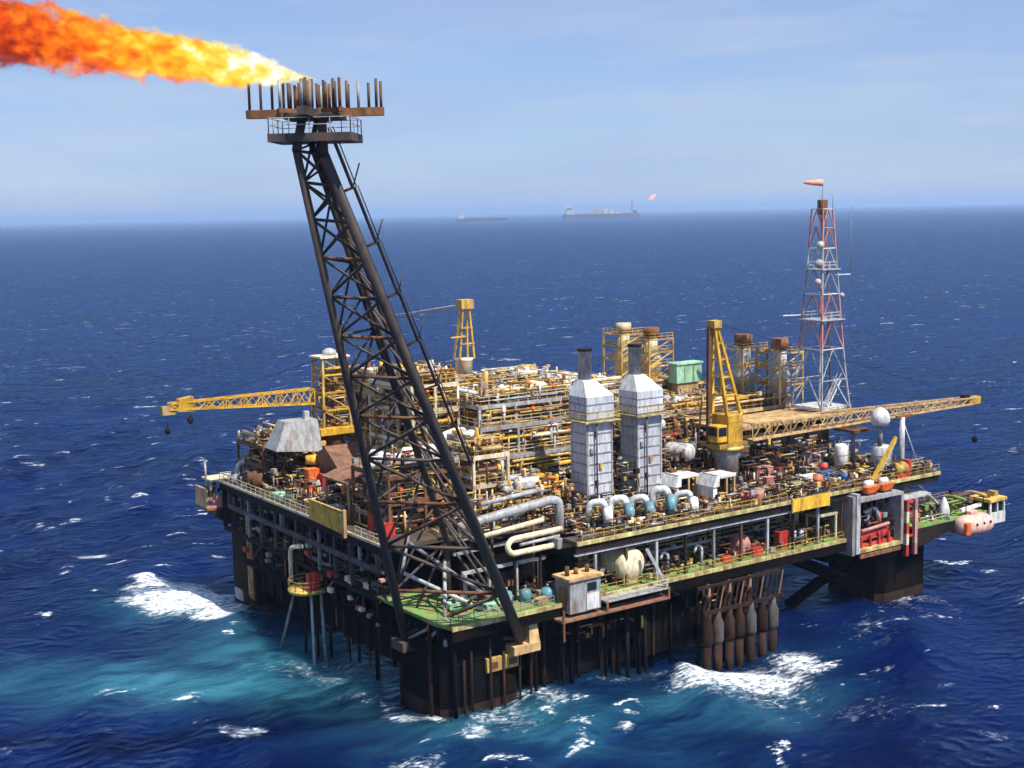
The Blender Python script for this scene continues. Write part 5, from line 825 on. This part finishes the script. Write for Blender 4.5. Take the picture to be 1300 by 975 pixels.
# ------------------------------------------------------------------ ships on the horizon
def hull_ship(name, label, px, py, L, kind):
    c = Vector((px, py, 0)); ax = Vector((.826, -.563, 0)); sd = Vector((.563, .826, 0)); t = thing(name, label, 'ship', c)
    def Pt(a, s, z): return c + ax * a + sd * s + Vector((0, 0, z))
    B = L * .09; D = L * .055
    prof = [(-.5, .72), (-.47, .95), (-.4, 1), (.38, 1), (.46, .6), (.5, .06)]; g = G(); vs = []
    for z, k_ in ((-4, .9), (D, 1)):
        for a, wd_ in prof: vs.append(Pt(a * L * (1.0 if z < 0 else 1.01), -B * wd_ * k_, z))
        for a, wd_ in reversed(prof): vs.append(Pt(a * L * (1.0 if z < 0 else 1.01), B * wd_ * k_, z))
    n = 12; g.add(vs, [tuple(range(n - 1, -1, -1)), tuple(range(n, 2 * n))] + [(i, (i + 1) % n, n + (i + 1) % n, n + i) for i in range(n)]); g.build('hull', 'dgrey', t)
    def bx(nm, a0, a1, s, z0, z1, m): 
        return G().hexa([Pt(a0 * L, -s * B, z0), Pt(a1 * L, -s * B, z0), Pt(a1 * L, s * B, z0), Pt(a0 * L, s * B, z0)], [Pt(a0 * L, -s * B, z1), Pt(a1 * L, -s * B, z1), Pt(a1 * L, s * B, z1), Pt(a0 * L, s * B, z1)]).build(nm, m, t)
    bx('superstructure', -.46, -.36, .9, D, D + L * .085, 'white'); bx('bridge', -.44, -.38, 1.05, D + L * .085, D + L * .105, 'white'); bx('funnel', -.47, -.45, .3, D, D + L * .11, 'cream'); bx('deck_line', -.36, .44, .5, D, D + L * .012, 'pink')
    if kind:
        for a in (-.12, -.04, .05, .13, .21): bx('topside_module', a - .03, a + .032, .8, D, D + L * (.03 + .02 * ((a * 100) % 3)), 'cream' if int(a * 100) % 2 else 'tan')
        for s1 in (-1, 1): G().beam(Pt((.40 + .012 * s1) * L, 0, D), Pt(.402 * L, 0, D + L * .19), L * .008).build('flare_tower_leg', 'pink', t)
        bx('turret', .42, .46, .7, D, D + L * .04, 'rust')
    else:
        for a in (-.1, .12, .32): G().beam(Pt(a * L, 0, D), Pt(a * L, 0, D + L * .07), L * .006).build('mast', 'pink', t)
    return t
hull_ship('distant_tanker', 'small faint tanker on the horizon, the left of two ships', 5664, 8656, 400, 0)
hull_ship('distant_production_ship', 'longer faint production ship on the horizon, the right of two ships', 6613, 8343, 620, 1)
fx, fy = 6927, 8085
fmat = bpy.data.materials.new('far_flame'); fmat.use_nodes = True; fb = fmat.node_tree.nodes['Principled BSDF']; fb.inputs['Emission Color'].default_value = (1, .42, .25, 1); fb.inputs['Emission Strength'].default_value = 1.1; fb.inputs['Base Color'].default_value = (.5, .1, .05, 1)
solo('distant_flare_flame', G().lathe([(2, 0), (11, 14), (17, 32), (13, 52), (4, 70)], (fx - 20, fy + 10, 135), (.75, -.45, .75), 12), fmat, 'tiny pinkish flare flame in the air above the right distant ship', 'flame')

# ------------------------------------------------------------------ haze
hz = G().box(-60000, 60000, -60000, 60000, -8, 190).build('haze', 'grey'); hz['kind'] = 'stuff'; hz['label'] = 'thin blue sea haze'
hm = bpy.data.materials.new('sea_haze'); hm.use_nodes = True; hn = hm.node_tree; hn.nodes.clear(); ho = hn.nodes.new('ShaderNodeOutputMaterial'); pv = hn.nodes.new('ShaderNodeVolumePrincipled')
pv.inputs['Color'].default_value = (.52, .72, 1, 1); pv.inputs['Density'].default_value = 7e-5; pv.inputs['Anisotropy'].default_value = .2; hn.links.new(pv.outputs[0], ho.inputs['Volume'])
hz.data.materials.clear(); hz.data.materials.append(hm)
